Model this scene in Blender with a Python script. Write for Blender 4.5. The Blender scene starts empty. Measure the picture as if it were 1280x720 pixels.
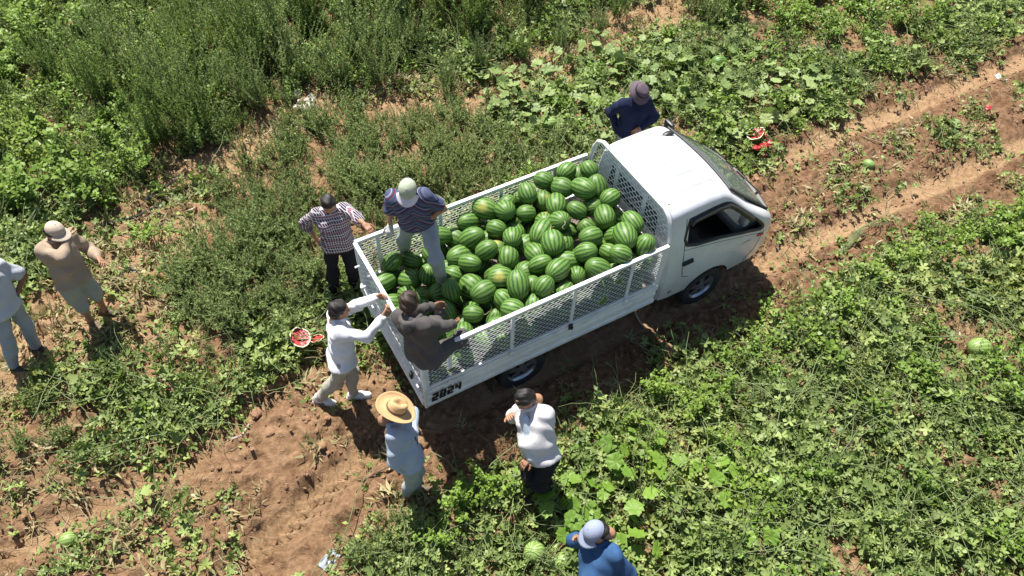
import bpy, bmesh, math, random
import numpy as np
from mathutils import Vector, Matrix
random.seed(7); rng = np.random.default_rng(11)
SC = bpy.context.scene
COL = SC.collection
R = math.radians

# ------------------------------------------------------------------ camera
F_PX, PITCH, ROLL, CAMZ = 978.4, 0.90947, 0.05566, 8.192
fwd = np.array([0, math.cos(PITCH), -math.sin(PITCH)])
_rt = np.array([1.0, 0, 0]); _up = np.cross(_rt, fwd)
cam_r = _rt * math.cos(ROLL) + _up * math.sin(ROLL)
cam_u = -_rt * math.sin(ROLL) + _up * math.cos(ROLL)
cd = bpy.data.cameras.new('camera'); cam = bpy.data.objects.new('camera', cd); COL.objects.link(cam)
m = Matrix.Identity(4)
for i in range(3):
    m[i][0] = cam_r[i]; m[i][1] = cam_u[i]; m[i][2] = -fwd[i]
m[2][3] = CAMZ
cam.matrix_world = m
cd.sensor_width = 36; cd.lens = F_PX / 1280 * 36; cd.clip_end = 2000
SC.camera = cam

# ------------------------------------------------------------------ sky, sun, exposure
SUN_S = np.array([0.27, -0.48])              # ground shadow offset per metre of height
SUN_EL = math.atan(1 / np.linalg.norm(SUN_S)); SUN_AZ = math.atan2(-SUN_S[1], -SUN_S[0])
w = bpy.data.worlds.new('World'); SC.world = w; w.use_nodes = True
nt = w.node_tree
sky = nt.nodes.new('ShaderNodeTexSky'); sky.sky_type = 'NISHITA'; sky.sun_disc = False
sky.sun_elevation = SUN_EL; sky.sun_rotation = math.pi / 2 - SUN_AZ
bg = nt.nodes['Background']; nt.links.new(sky.outputs[0], bg.inputs[0]); bg.inputs[1].default_value = 0.065
sl = bpy.data.lights.new('sun', 'SUN'); sl.energy = 5.0; sl.angle = R(0.53); sl.color = (1, 0.955, 0.88)
sun = bpy.data.objects.new('sun', sl); COL.objects.link(sun)
sd = Vector((SUN_S[0], SUN_S[1], -1)).normalized()
sun.rotation_euler = sd.to_track_quat('-Z', 'Y').to_euler(); sun.location = (-4, 8, 20)
vs = SC.view_settings; vs.view_transform = 'Standard'; vs.look = 'None'; vs.gamma = 1; vs.exposure = 1.02
SC.cycles.max_bounces = 6; SC.cycles.transparent_max_bounces = 6; SC.cycles.use_denoising = True

# ------------------------------------------------------------------ coordinate helpers
def W(u, v, z=0.0):
    """world point of height z seen at photograph position (u, v)"""
    d = fwd + cam_r * (u - 640) / F_PX - cam_u * (v - 360) / F_PX
    return np.array([0, 0, CAMZ]) + d * ((z - CAMZ) / d[2])
def px(X):
    d = np.asarray(X, float) - np.array([0, 0, CAMZ]); zz = d @ fwd
    return np.stack([640 + F_PX * (d @ cam_r) / zz, 360 - F_PX * (d @ cam_u) / zz], -1)
TO = np.array([-1.3186, 4.8986, 0.0]); TYAW = 0.5604
TX = np.array([math.cos(TYAW), math.sin(TYAW), 0]); TY = np.array([-math.sin(TYAW), math.cos(TYAW), 0])
def T(x, y, z): return TO + TX * x + TY * y + np.array([0, 0, z])
def tloc(x, y):
    dx = x - TO[0]; dy = y - TO[1]
    return dx * TX[0] + dy * TX[1], dx * TY[0] + dy * TY[1]

# ------------------------------------------------------------------ object helpers
def tag(o, label=None, cat=None, group=None, kind=None):
    if label: o['label'] = label
    if cat: o['category'] = cat
    if group: o['group'] = group
    if kind: o['kind'] = kind
    return o
def link(name, me, mats=None, parent=None, loc=None):
    o = bpy.data.objects.new(name, me)
    COL.objects.link(o)
    if mats is not None:
        for mm in (mats if isinstance(mats, (list, tuple)) else [mats]):
            if len(me.materials) < (len(mats) if isinstance(mats, (list, tuple)) else 1): me.materials.append(mm)
    if parent is not None: o.parent = parent
    if loc is not None: o.location = loc
    return o
def empty(name, loc=(0, 0, 0), rz=0):
    o = bpy.data.objects.new(name, None); COL.objects.link(o); o.location = loc; o.rotation_euler = (0, 0, rz)
    o.empty_display_size = 0.1
    return o
def pydata(name, v, f, smooth=True):
    me = bpy.data.meshes.new(name); me.from_pydata([tuple(map(float, p)) for p in v], [], [tuple(map(int, q)) for q in f]); me.update()
    if smooth and len(me.polygons): me.polygons.foreach_set('use_smooth', [True] * len(me.polygons))
    return me
def npmesh(name, v, quads=None, tris=None, smooth=True, matidx=None):
    """fast mesh from numpy arrays"""
    me = bpy.data.meshes.new(name); v = np.asarray(v, np.float32)
    me.vertices.add(len(v)); me.vertices.foreach_set('co', v.ravel())
    parts = []; starts = []; n = 0; cnt = 0
    for a, k in ((quads, 4), (tris, 3)):
        if a is None or len(a) == 0: continue
        a = np.asarray(a, np.int32); parts.append(a.ravel()); starts.append(n + np.arange(len(a)) * k); n += a.size; cnt += len(a)
    me.loops.add(n); me.loops.foreach_set('vertex_index', np.concatenate(parts))
    me.polygons.add(cnt); me.polygons.foreach_set('loop_start', np.concatenate(starts).astype(np.int32))
    if smooth: me.polygons.foreach_set('use_smooth', np.ones(cnt, bool))
    if matidx is not None: me.polygons.foreach_set('material_index', np.asarray(matidx, np.int32))
    me.update(calc_edges=True); me.validate()
    return me
class MB:
    """collects boxes, bars, tubes and lathes into one mesh"""
    def __init__(s): s.v = []; s.f = []
    def add(s, v, f):
        b = len(s.v); s.v += [tuple(map(float, p)) for p in v]; s.f += [tuple(b + i for i in q) for q in f]; return s
    def box(s, c, d, rot=None, bev=0.0):
        hx, hy, hz = d[0] / 2, d[1] / 2, d[2] / 2
        if bev <= 0:
            v = [Vector((x, y, z)) for x in (-hx, hx) for y in (-hy, hy) for z in (-hz, hz)]
            f = [(0, 1, 3, 2), (4, 6, 7, 5), (0, 4, 5, 1), (2, 3, 7, 6), (0, 2, 6, 4), (1, 5, 7, 3)]
        else:
            bm = bmesh.new(); bmesh.ops.create_cube(bm, size=1)
            for q in bm.verts: q.co = Vector((q.co.x * d[0], q.co.y * d[1], q.co.z * d[2]))
            bmesh.ops.bevel(bm, geom=bm.edges[:], offset=bev, segments=2, affect='EDGES', profile=0.5)
            bm.verts.index_update(); v = [q.co.copy() for q in bm.verts]; f = [tuple(x.index for x in q.verts) for q in bm.faces]; bm.free()
        if rot is not None: v = [rot @ p for p in v]
        return s.add([p + Vector(c) for p in v], f)
    def tube(s, pts, r, n=8, cap=True, r1=None):
        pts = [Vector(p) for p in pts]; v = []; f = []; k = len(pts)
        prev = None
        for i, p in enumerate(pts):
            t = (pts[min(i + 1, k - 1)] - pts[max(i - 1, 0)]).normalized()
            if prev is None:
                a = Vector((0, 0, 1)) if abs(t.z) < 0.9 else Vector((1, 0, 0)); u = t.cross(a).normalized()
            else: u = (prev - t * prev.dot(t)).normalized()
            prev = u; ww = t.cross(u)
            rr = r if r1 is None else r + (r1 - r) * i / (k - 1)
            for j in range(n):
                a = 2 * math.pi * (j + 0.5) / n; v.append(p + (u * math.cos(a) + ww * math.sin(a)) * rr)
        for i in range(k - 1):
            for j in range(n):
                f.append((i * n + j, i * n + (j + 1) % n, (i + 1) * n + (j + 1) % n, (i + 1) * n + j))
        if cap: f.append(tuple(range(n))[::-1]); f.append(tuple((k - 1) * n + j for j in range(n)))
        return s.add(v, f)
    def lathe(s, prof, n=32, mat=None, close=False):
        v = []; f = []; k = len(prof)
        for (r, z) in prof:
            for j in range(n):
                a = 2 * math.pi * j / n; v.append(Vector((r * math.cos(a), r * math.sin(a), z)))
        for i in range(k if close else k - 1):
            for j in range(n):
                i2 = (i + 1) % k
                f.append((i * n + j, i * n + (j + 1) % n, i2 * n + (j + 1) % n, i2 * n + j))
        if mat is not None: v = [mat @ p for p in v]
        return s.add(v, f)
    def mesh(s, name, smooth=False):
        me = pydata(name, s.v, s.f, False); bm = bmesh.new(); bm.from_mesh(me)
        bmesh.ops.recalc_face_normals(bm, faces=bm.faces[:]); bm.to_mesh(me); bm.free()
        if smooth:
            me.polygons.foreach_set('use_smooth', [True] * len(me.polygons))
            me.set_sharp_from_angle(angle=R(38))
        return me
    def build(s, name, mat, parent=None, smooth=True, loc=None): return link(name, s.mesh(name, smooth), mat, parent, loc)

# ------------------------------------------------------------------ materials
MATS = {}
class NB:
    def __init__(s, name):
        s.m = bpy.data.materials.new(name); s.m.use_nodes = True; s.t = s.m.node_tree; s.b = s.t.nodes['Principled BSDF']
        s.out = s.t.nodes['Material Output']; MATS[name] = s.m
    def n(s, typ, ins=None, **kw):
        q = s.t.nodes.new('ShaderNode' + typ)
        for k, v in kw.items(): setattr(q, k, v)
        for k, v in (ins or {}).items():
            if hasattr(v, 'bl_rna') and isinstance(v, bpy.types.NodeSocket): s.t.links.new(v, q.inputs[k])
            else: q.inputs[k].default_value = v
        return q
    def l(s, a, b): s.t.links.new(a, b)
    def noise(s, vec, scale, detail=4, rough=0.55, dist=0.0):
        q = s.n('TexNoise', {'Scale': scale, 'Detail': detail, 'Roughness': rough, 'Distortion': dist})
        if vec is not None: s.l(vec, q.inputs['Vector'])
        return q.outputs['Fac']
    def ramp(s, fac, stops, interp='LINEAR'):
        q = s.n('ValToRGB'); s.l(fac, q.inputs[0]); q.color_ramp.interpolation = interp
        while len(q.color_ramp.elements) < len(stops): q.color_ramp.elements.new(0.5)
        for e, (p, c) in zip(q.color_ramp.elements, stops): e.position = p; e.color = (*c, 1) if len(c) == 3 else c
        return q.outputs[0]
    def mix(s, fac, a, b, mode='MIX'):
        q = s.n('Mix', data_type='RGBA', blend_type=mode)
        for sock, v in ((q.inputs[0], fac), (q.inputs[6], a), (q.inputs[7], b)):
            if isinstance(v, bpy.types.NodeSocket): s.l(v, sock)
            elif isinstance(v, (int, float)): sock.default_value = v
            else: sock.default_value = (*v, 1)
        return q.outputs[2]
    def math(s, op, a, b=0.0, c=None):
        q = s.n('Math', operation=op)
        for i, v in enumerate((a, b, c)):
            if v is None: continue
            if isinstance(v, bpy.types.NodeSocket): s.l(v, q.inputs[i])
            else: q.inputs[i].default_value = v
        return q.outputs[0]
    def bump(s, h, strength, dist=0.01):
        q = s.n('Bump', {'Strength': strength, 'Distance': dist}); s.l(h, q.inputs['Height']); s.l(q.outputs[0], s.b.inputs['Normal'])
    def set(s, color=None, rough=None, metal=None, spec=None):
        for k, v in (('Base Color', color), ('Roughness', rough), ('Metallic', metal), ('Specular IOR Level', spec)):
            if v is None: continue
            if isinstance(v, bpy.types.NodeSocket): s.l(v, s.b.inputs[k])
            elif k == 'Base Color': s.b.inputs[k].default_value = (*v, 1)
            else: s.b.inputs[k].default_value = v
        return s.m
    def obj(s): return s.n('TexCoord').outputs['Object']
    def gen(s): return s.n('TexCoord').outputs['Generated']
    def geo(s): return s.n('NewGeometry').outputs['Position']

def simple(name, c, rough=0.6, metal=0.0, var=0.12, scale=8.0, bump=0.0, bscale=60.0, spec=None):
    b = NB(name); v = b.obj(); f = b.noise(v, scale, 5)
    lo = tuple(x * (1 - var) for x in c); hi = tuple(min(1, x * (1 + var)) for x in c)
    col = b.ramp(f, [(0.3, lo), (0.7, hi)])
    b.set(col, rough, metal, spec)
    if bump: b.bump(b.noise(v, bscale, 3), bump, 0.004)
    return b.m

def leaf_mat(name, dark, light, yellow=0.0, ycol=(0.22, 0.17, 0.03), trans=0.28, rough=0.5):
    """per leaf tint from the mesh attribute, per plant tint from the object random value"""
    b = NB(name)
    at = b.n('Attribute', attribute_name='tint').outputs['Fac']
    oi = b.n('ObjectInfo').outputs['Random']
    wn = b.noise(b.geo(), 0.75, 4, 0.6)
    f = b.math('ADD', b.math('MULTIPLY', at, 0.55), b.math('ADD', b.math('MULTIPLY', oi, 0.22), b.math('MULTIPLY', b.math('SUBTRACT', wn, 0.28), 0.85)))
    col = b.ramp(f, [(0.15, dark), (0.85, light)])
    if yellow > 0:
        yn = b.noise(b.geo(), 0.8, 3)
        yf = b.math('MULTIPLY', b.ramp(b.math('ADD', yn, b.math('MULTIPLY', at, 0.25)), [(0.70, (0, 0, 0)), (0.88, (1, 1, 1))]), yellow)
        col = b.mix(yf, col, ycol)
    vein = b.noise(b.geo(), 60, 2); col = b.mix(b.math('MULTIPLY', vein, 0.28), col, tuple(min(1, x * 1.5) for x in light))
    b.set(col, rough, 0, 0.35)
    tr = b.n('BsdfTranslucent'); b.l(b.mix(0.5, col, (0.28, 0.42, 0.05)), tr.inputs[0])
    mx = b.n('MixShader', {0: trans}); b.l(b.b.outputs[0], mx.inputs[1]); b.l(tr.outputs[0], mx.inputs[2]); b.l(mx.outputs[0], b.out.inputs[0])
    return b.m

leaf_mat('vine_leaf', (0.026, 0.062, 0.012), (0.285, 0.360, 0.110), 0.5)
leaf_mat('bush_leaf', (0.035, 0.082, 0.010), (0.190, 0.295, 0.045), 0.3)
leaf_mat('weed_leaf', (0.048, 0.090, 0.028), (0.275, 0.340, 0.135), 0.15, trans=0.28)
leaf_mat('dark_weed_leaf', (0.030, 0.068, 0.014), (0.180, 0.260, 0.070), 0.05, trans=0.28)
leaf_mat('dry_grass', (0.16, 0.13, 0.06), (0.34, 0.29, 0.15), trans=0.15)
leaf_mat('pale_squash_leaf', (0.075, 0.135, 0.030), (0.26, 0.33, 0.115), 0.35, trans=0.22)
leaf_mat('bright_squash_leaf', (0.060, 0.140, 0.015), (0.20, 0.32, 0.045), 0.1, trans=0.3)
simple('stem_green', (0.13, 0.17, 0.06), 0.6, var=0.3)
simple('stem_dry', (0.30, 0.25, 0.14), 0.8, var=0.3)

def soil_material():
    b = NB('soil'); p = b.geo()
    sand = b.n('Attribute', attribute_name='sand').outputs['Fac']
    n1 = b.noise(p, 1.3, 6, 0.6); n2 = b.noise(p, 14, 6, 0.65); n3 = b.noise(p, 90, 4, 0.7)
    red = b.ramp(n2, [(0.25, (0.095, 0.050, 0.027)), (0.5, (0.200, 0.115, 0.064)), (0.78, (0.330, 0.212, 0.130))])
    tan = b.ramp(n2, [(0.2, (0.235, 0.142, 0.075)), (0.5, (0.350, 0.225, 0.125)), (0.8, (0.45, 0.315, 0.195))])
    f = b.ramp(b.math('ADD', sand, b.math('MULTIPLY', b.math('SUBTRACT', n1, 0.5), 0.9)), [(0.3, (0, 0, 0)), (0.75, (1, 1, 1))])
    col = b.mix(f, red, tan)
    moist = b.ramp(b.noise(p, 2.7, 5, 0.6), [(0.52, (1, 1, 1)), (0.72, (0.62, 0.56, 0.52))])
    col = b.mix(0.8, col, moist, 'MULTIPLY')
    b.set(col, 0.95, 0, 0.1)
    h = b.math('ADD', b.math('MULTIPLY', n2, 1.0), b.math('MULTIPLY', n3, 0.35)); b.bump(h, 1.0, 0.05)
    return b.m
soil_material()
simple('clod', (0.24, 0.135, 0.075), 0.95, var=0.4, scale=20, bump=0.5, bscale=90)
simple('stone', (0.52, 0.46, 0.40), 0.9, var=0.3, scale=15, bump=0.5)

# ------------------------------------------------------------------ ground
def vnoise(x, y, seed=0):
    """smooth value noise, numpy"""
    xi = np.floor(x).astype(np.int64); yi = np.floor(y).astype(np.int64); fx = x - xi; fy = y - yi
    fx = fx * fx * (3 - 2 * fx); fy = fy * fy * (3 - 2 * fy)
    def hsh(a, b):
        h = (a * 374761393 + b * 668265263 + seed * 974634777) & 0x7fffffff
        h = ((h ^ (h >> 13)) * 1274126177) & 0x7fffffff
        return ((h ^ (h >> 16)) & 0xffff) / 65535.0
    a = hsh(xi, yi); b = hsh(xi + 1, yi); c = hsh(xi, yi + 1); d = hsh(xi + 1, yi + 1)
    return (a * (1 - fx) + b * fx) * (1 - fy) + (c * (1 - fx) + d * fx) * fy
def fbm(x, y, s, o=4, seed=0):
    r = 0; a = 0.5; t = 0
    for i in range(o): r = r + a * vnoise(x * s, y * s, seed + i); t += a; a *= 0.5; s *= 2.03
    return r / t
def sstep(a, b, x): t = np.clip((x - a) / (b - a), 0, 1); return t * t * (3 - 2 * t)
def track_c(xl): return -0.62 * sstep(-0.4, -3.0, xl) * 1.0 - 0.25 * sstep(-3.0, -6.0, xl)
SAND = np.array([W(u, v)[:2] for u, v in [(900, -60), (830, 20), (720, 88), (610, 128), (520, 135), (440, 140), (375, 150), (300, 205), (230, 240), (195, 330), (150, 390), (70, 430), (0, 470), (-200, 560)]])
SANDW = np.array([0.5, 0.5, 0.42, 0.5, 0.36, 0.26, 0.28, 0.3, 0.45, 0.58, 0.68, 0.58, 0.55, 0.5])
def polydist(x, y, P, Wd):
    best = np.full(np.shape(x), 9.0)
    for i in range(len(P) - 1):
        a, b = P[i], P[i + 1]; ab = b - a
        t = np.clip(((x - a[0]) * ab[0] + (y - a[1]) * ab[1]) / (ab @ ab), 0, 1)
        d = np.hypot(x - a[0] - t * ab[0], y - a[1] - t * ab[1]) / (Wd[i] + t * (Wd[i + 1] - Wd[i]))
        best = np.minimum(best, d)
    return best
def sandness(x, y): return 1 - sstep(0.7, 1.6, polydist(x, y, SAND, SANDW) + (fbm(x, y, 2.2, 3, 5) - 0.5) * 0.9)
def rut(x, y):
    xl, yl = tloc(x, y); yl = yl - track_c(xl) + (fbm(xl, yl, 0.6, 2, 3) - 0.5) * 0.25 * sstep(0.0, 1.5, np.abs(xl - 2.3) - 2.4)
    return np.exp(-(np.abs(np.abs(yl) - 0.74) / 0.20) ** 4), yl, xl
def hgt(x, y):
    x = np.asarray(x, float); y = np.asarray(y, float)
    r, yl, xl = rut(x, y)
    h = 0.07 + 0.06 * sstep(1.1, 1.9, np.abs(yl)) + 0.02 * np.exp(-(yl / 0.35) ** 2)
    h = h * (1 - r) + (fbm(x, y, 0.5, 2, 9) - 0.5) * 0.10 * sstep(1.2, 2.5, np.abs(yl))
    h += (fbm(x, y, 3.0, 3, 21) - 0.5) * 0.07 * (1 - 0.75 * r)
    lumps = fbm(x, y, 9.0, 3, 33); h += np.maximum(lumps - 0.50, 0) * 0.36 * (1 - 0.8 * r)
    lug = np.sin((xl * 0.92 + np.abs(np.abs(yl) - 0.74) * 1.6 * np.sign(yl)) * 2 * math.pi / 0.17)
    wear = sstep(0.34, 0.5, fbm(x, y, 0.9, 2, 40))
    h += r * 0.045 * np.clip(lug * 1.6, -1, 1) * np.where(xl < 0, 1.3, 0.55) * wear
    return h
def ground():
    f = lambda a, b, n: np.linspace(a, b, n, endpoint=False)
    xs = np.concatenate([-np.geomspace(400, 15, 14)[:-1], f(-15, -10.5, 60), f(-10.5, 10.5, 520), f(10.5, 15, 60), np.geomspace(15, 400, 14)])
    ys = np.concatenate([-np.geomspace(400, 3, 14)[:-1], f(-3, 1.0, 40), f(1.0, 9.5, 235), f(9.5, 15.5, 110), f(15.5, 22, 40), np.geomspace(22, 500, 14)])
    X, Y = np.meshgrid(xs, ys, indexing='ij'); Z = hgt(X, Y)
    far = sstep(16, 24, np.hypot(X, Y - 6)); Z = Z * (1 - far) + 0.08 * far
    nx, ny = len(xs), len(ys); v = np.stack([X, Y, Z], -1).reshape(-1, 3)
    i = np.arange(nx * ny).reshape(nx, ny); q = np.stack([i[:-1, :-1], i[1:, :-1], i[1:, 1:], i[:-1, 1:]], -1).reshape(-1, 4)
    me = npmesh('ground', v, q)
    r, yl, xl = rut(X, Y)
    s = np.maximum(sandness(X, Y), 0.85 * r)
    s = np.maximum(s, 0.42 * sstep(2.2, 1.4, np.abs(yl)) * (xl < 0)); s = np.maximum(s, 0.55 * (np.abs(yl) > 1.6))
    at = me.attributes.new('sand', 'FLOAT', 'POINT'); at.data.foreach_set('value', s.ravel().astype(np.float32))
    o = link('ground', me, MATS['soil']); tag(o, kind='structure')
ground()

# ------------------------------------------------------------------ leaf and plant shapes
class LeafBag:
    def __init__(s): s.v = []; s.f = []; s.t = []; s.m = []
    def add(s, v, f, tint, mi=0):
        b = len(s.v); s.v += [tuple(p) for p in v]; s.f += [tuple(b + i for i in q) for q in f]; s.t += [tint] * len(v); s.m += [mi] * len(f)
    def mesh(s, name, mats):
        me = pydata(name, s.v, s.f, True)
        at = me.attributes.new('tint', 'FLOAT', 'POINT'); at.data.foreach_set('value', np.array(s.t, np.float32))
        for q in mats: me.materials.append(q)
        me.polygons.foreach_set('material_index', s.m)
        return me
def basis(d, up=Vector((0, 0, 1))):
    d = d.normalized(); x = d.cross(up)
    x = x.normalized() if x.length > 1e-4 else Vector((1, 0, 0))
    return d, x, x.cross(d).normalized()
def lobed(lobes, depth, rnd, n=None):
    """outline of a palmate leaf, stalk at the origin, tip along +y; list of (x, y)"""
    pts = []; k = lobes
    for i in range(k):
        a = -2.15 + 4.3 * i / (k - 1)
        ln = (0.62 + 0.38 * math.cos(a * 0.62)) * rnd.uniform(0.9, 1.1)
        half = 4.3 / (k - 1) / 2
        pts += [((a - half * 0.55), ln * 0.82), (a, ln), ((a + half * 0.55), ln * 0.82)]
        if i < k - 1: pts.append((a + half, ln * (1 - depth)))
    return [(math.sin(a) * r, math.cos(a) * r) for a, r in pts]
def leaf(bag, base, d, size, kind, tint, rnd, mi=0, roll=0.0):
    d, x, u = basis(d)
    if roll: q = Matrix.Rotation(roll, 3, d); x = q @ x; u = q @ u
    if kind == 'vine': out = lobed(5, 0.55, rnd); cup = 0.55
    elif kind == 'squash': out = lobed(7, 0.22, rnd); cup = 0.22
    elif kind == 'round': out = lobed(5, 0.12, rnd); cup = 0.25
    else: out = None
    if out is None:           # simple pointed blade
        wd = {'blade': 0.16, 'oval': 0.34}[kind]; b = rnd.uniform(-0.1, 0.3)
        v = [base, base + d * size * 0.45 + x * size * wd + u * size * 0.06, base + d * size - u * size * b, base + d * size * 0.45 - x * size * wd + u * size * 0.06]
        bag.add(v, [(0, 1, 2, 3)], tint, mi); return
    c = base + d * size * 0.42 - u * size * cup * 0.35
    v = [c, base]
    for (px_, py_) in out:
        r2 = px_ * px_ + (py_ - 0.4) ** 2
        v.append(base + x * px_ * size + d * py_ * size + u * size * (cup * r2 * rnd.uniform(0.2, 1.0) - 0.25 * abs(px_) * abs(px_) * 0.5))
    n = len(out); f = [(0, i + 2, i + 3) for i in range(n - 1)] + [(0, n + 1, 1), (0, 1, 2)]
    bag.add(v, f, tint, mi)
def stem(bag, pts, r, tint, mi, r1=None, n=3):
    mb = MB(); mb.tube(pts, r, n, cap=False, r1=r * 0.4 if r1 is None else r1); bag.add(mb.v, mb.f, tint, mi)
def rdir(rnd, el0, el1):
    a = rnd.uniform(0, 2 * math.pi); e = R(rnd.uniform(el0, el1)); return Vector((math.cos(a) * math.cos(e), math.sin(a) * math.cos(e), math.sin(e)))

def vine_clump(seed):
    rnd = random.Random(seed); b = LeafBag()
    for k in range(3):
        a = rnd.uniform(0, 6.28); p = Vector((rnd.uniform(-.1, .1), rnd.uniform(-.1, .1), .03)); pts = [p]
        for i in range(5):
            a += rnd.uniform(-.5, .5); p = p + Vector((math.cos(a) * .09, math.sin(a) * .09, rnd.uniform(-.02, .03))); p.z = max(p.z, 0.01); pts.append(p.copy())
        stem(b, pts, .005, .5, 1, .003)
    for k in range(2):
        a = rnd.uniform(0, 6.28); p = Vector((0, 0, .14)); pts = [p]
        for i in range(8):
            a += rnd.uniform(-.35, .35); p = p + Vector((math.cos(a) * .085, math.sin(a) * .085, rnd.uniform(-.03, .03))); p.z = min(max(p.z, .06), .22); pts.append(p.copy())
        stem(b, pts, .0045, .8, 1, .003, 4)
    for k in range(44):
        r = 0.30 * math.sqrt(rnd.random()); a = rnd.uniform(0, 6.28); hz = rnd.uniform(.02, .22) * (1.15 - r / .4)
        base = Vector((math.cos(a) * r, math.sin(a) * r, hz)); d = rdir(rnd, -55, 65)
        leaf(b, base, d, rnd.uniform(.03, .08) if k % 5 else rnd.uniform(.04, .07), 'vine' if k % 5 else rnd.choice(['oval', 'blade', 'round']), rnd.random(), rnd, 0, rnd.uniform(-.7, .7))
        if k % 3 == 0: stem(b, [base * 0.9 + Vector((0, 0, -hz * .9)), base], .003, .5, 1)
    return b.mesh('vine_clump', [MATS['vine_leaf'], MATS['stem_green']])
def bush_clump(seed, mat='bush_leaf', h=.32, r0=.24, n=85, kind='oval', ls=(.035, .075)):
    rnd = random.Random(seed); b = LeafBag()
    for s in range(9):
        d = rdir(rnd, 35, 88); ln = h * rnd.uniform(.7, 1.1); p0 = Vector((rnd.uniform(-.05, .05), rnd.uniform(-.05, .05), 0))
        tip = p0 + Vector((d.x * r0 * 1.4, d.y * r0 * 1.4, ln * max(d.z, .55))); mid = p0.lerp(tip, .5) + Vector((0, 0, .04))
        stem(b, [p0, mid, tip], .006, .5, 1, .002)
        for i in range(n // 9):
            t = rnd.uniform(.25, 1.0); q = p0.lerp(mid, t * 2) if t < .5 else mid.lerp(tip, t * 2 - 1)
            q = q + Vector((rnd.gauss(0, .03), rnd.gauss(0, .03), rnd.gauss(0, .02))); q.z = max(q.z, .01)
            leaf(b, q, rdir(rnd, -25, 50), rnd.uniform(*ls), kind, min(1, max(0, rnd.random() * .6 + .4 * t)), rnd, 0, rnd.uniform(-.8, .8))
    return b.mesh('bush_clump', [MATS[mat], MATS['stem_green']])
def feather_clump(seed, h=.35, spread=.16, stems=14, n=34, mat='weed_leaf', ls=(.018, .05), lean=(45, 88), t0=.15):
    """upright thin stems set with narrow leaves"""
    rnd = random.Random(seed); b = LeafBag()
    for s in range(stems):
        a = rnd.uniform(0, 6.28); r = spread * math.sqrt(rnd.random()); p0 = Vector((math.cos(a) * r * .5, math.sin(a) * r * .5, 0))
        d = rdir(rnd, *lean); ln = h * rnd.uniform(.55, 1.1); bend = rnd.uniform(-.2, .25)
        pts = [p0 + d * ln * t + Vector((d.x, d.y, 0)) * bend * ln * t * t for t in (0, .35, .7, 1)]
        stem(b, pts, .0045, .4, 1, .0015)
        for i in range(n):
            t = .12 + .88 * (i + rnd.random()) / n; k = min(2, int(t * 3)); q = pts[k].lerp(pts[k + 1], t * 3 - k)
            e = rdir(rnd, 5, 60); e = (e + d * .7).normalized()
            leaf(b, q, e, rnd.uniform(*ls) * (1.25 - .6 * t), 'blade', min(1, max(0, t0 + .35 * rnd.random() + .65 * (t - .35))), rnd, 0, rnd.uniform(-1, 1))
    return b.mesh('feather_clump', [MATS[mat], MATS['stem_green']])
def dry_clump(seed):
    rnd = random.Random(seed); b = LeafBag()
    for s in range(26):
        p0 = Vector((rnd.gauss(0, .07), rnd.gauss(0, .07), 0)); d = rdir(rnd, 8, 75); ln = rnd.uniform(.07, .22)
        leaf(b, p0, d, ln, 'blade', rnd.random(), rnd, 0); b.v[-3] = tuple(Vector(b.v[-3]) * .5 + Vector(b.v[-1]) * .5 + Vector((0.004, 0.003, 0)))
    return b.mesh('dry_clump', [MATS['dry_grass'], MATS['stem_dry']])
def wilt_clump(seed):
    """trodden vine lying flat"""
    rnd = random.Random(seed); b = LeafBag()
    for k in range(4):
        a = rnd.uniform(0, 6.28); p = Vector((rnd.gauss(0, .1), rnd.gauss(0, .1), .012)); pts = [p]
        for i in range(5):
            a += rnd.uniform(-.6, .6); p = p + Vector((math.cos(a) * .08, math.sin(a) * .08, 0)); p.z = rnd.uniform(.006, .03); pts.append(p.copy())
        stem(b, pts, .005, .5, 1, .003)
    for k in range(20):
        r = .25 * math.sqrt(rnd.random()); a = rnd.uniform(0, 6.28)
        leaf(b, Vector((math.cos(a) * r, math.sin(a) * r, rnd.uniform(.008, .07))), rdir(rnd, -30, 40), rnd.uniform(.04, .085), rnd.choice(['vine', 'blade', 'oval']), rnd.random(), rnd, 0, rnd.uniform(-1, 1))
    return b.mesh('wilt_clump', [MATS['vine_leaf'], MATS['stem_dry']])
def clod_mesh(seed):
    rnd = random.Random(seed); bm = bmesh.new(); bmesh.ops.create_icosphere(bm, subdivisions=1, radius=1)
    for v in bm.verts: v.co *= rnd.uniform(.65, 1.15); v.co.z *= .7
    me = bpy.data.meshes.new('clod'); bm.to_mesh(me); bm.free(); me.materials.append(MATS['clod']); return me

def in_poly(u, v, poly):
    c = np.zeros(np.shape(u), bool); n = len(poly); j = n - 1
    for i in range(n):
        xi, yi = poly[i]; xj, yj = poly[j]
        cond = ((yi > v) != (yj > v)) & (u < (xj - xi) * (v - yi) / (yj - yi + 1e-9) + xi); c ^= cond; j = i
    return c
def uv_of(x, y): p = px(np.stack([x, y, np.zeros_like(x)], -1)); return p[..., 0], p[..., 1]
Z_TALL = [(-900, -500), (860, -500), (760, -10), (690, 25), (560, 78), (500, 112), (420, 120), (350, 165), (300, 200), (220, 215), (150, 255), (60, 270), (-20, 300), (-900, 420)]
Z_MID = [(390, 150), (470, 130), (560, 120), (620, 150), (660, 190), (740, 190), (600, 260), (440, 330), (400, 400), (300, 440), (215, 400), (225, 330), (290, 240)]
Z_SQ = [(610, 118), (740, 72), (870, 70), (960, 85), (1020, 115), (960, 172), (910, 190), (850, 150), (760, 150), (730, 195), (640, 180)]
Z_BUSHTOP = [(860, -200), (1500, -200), (1270, -8), (1200, 30), (1120, 70), (1030, 85), (960, 70), (900, 40)]
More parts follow.
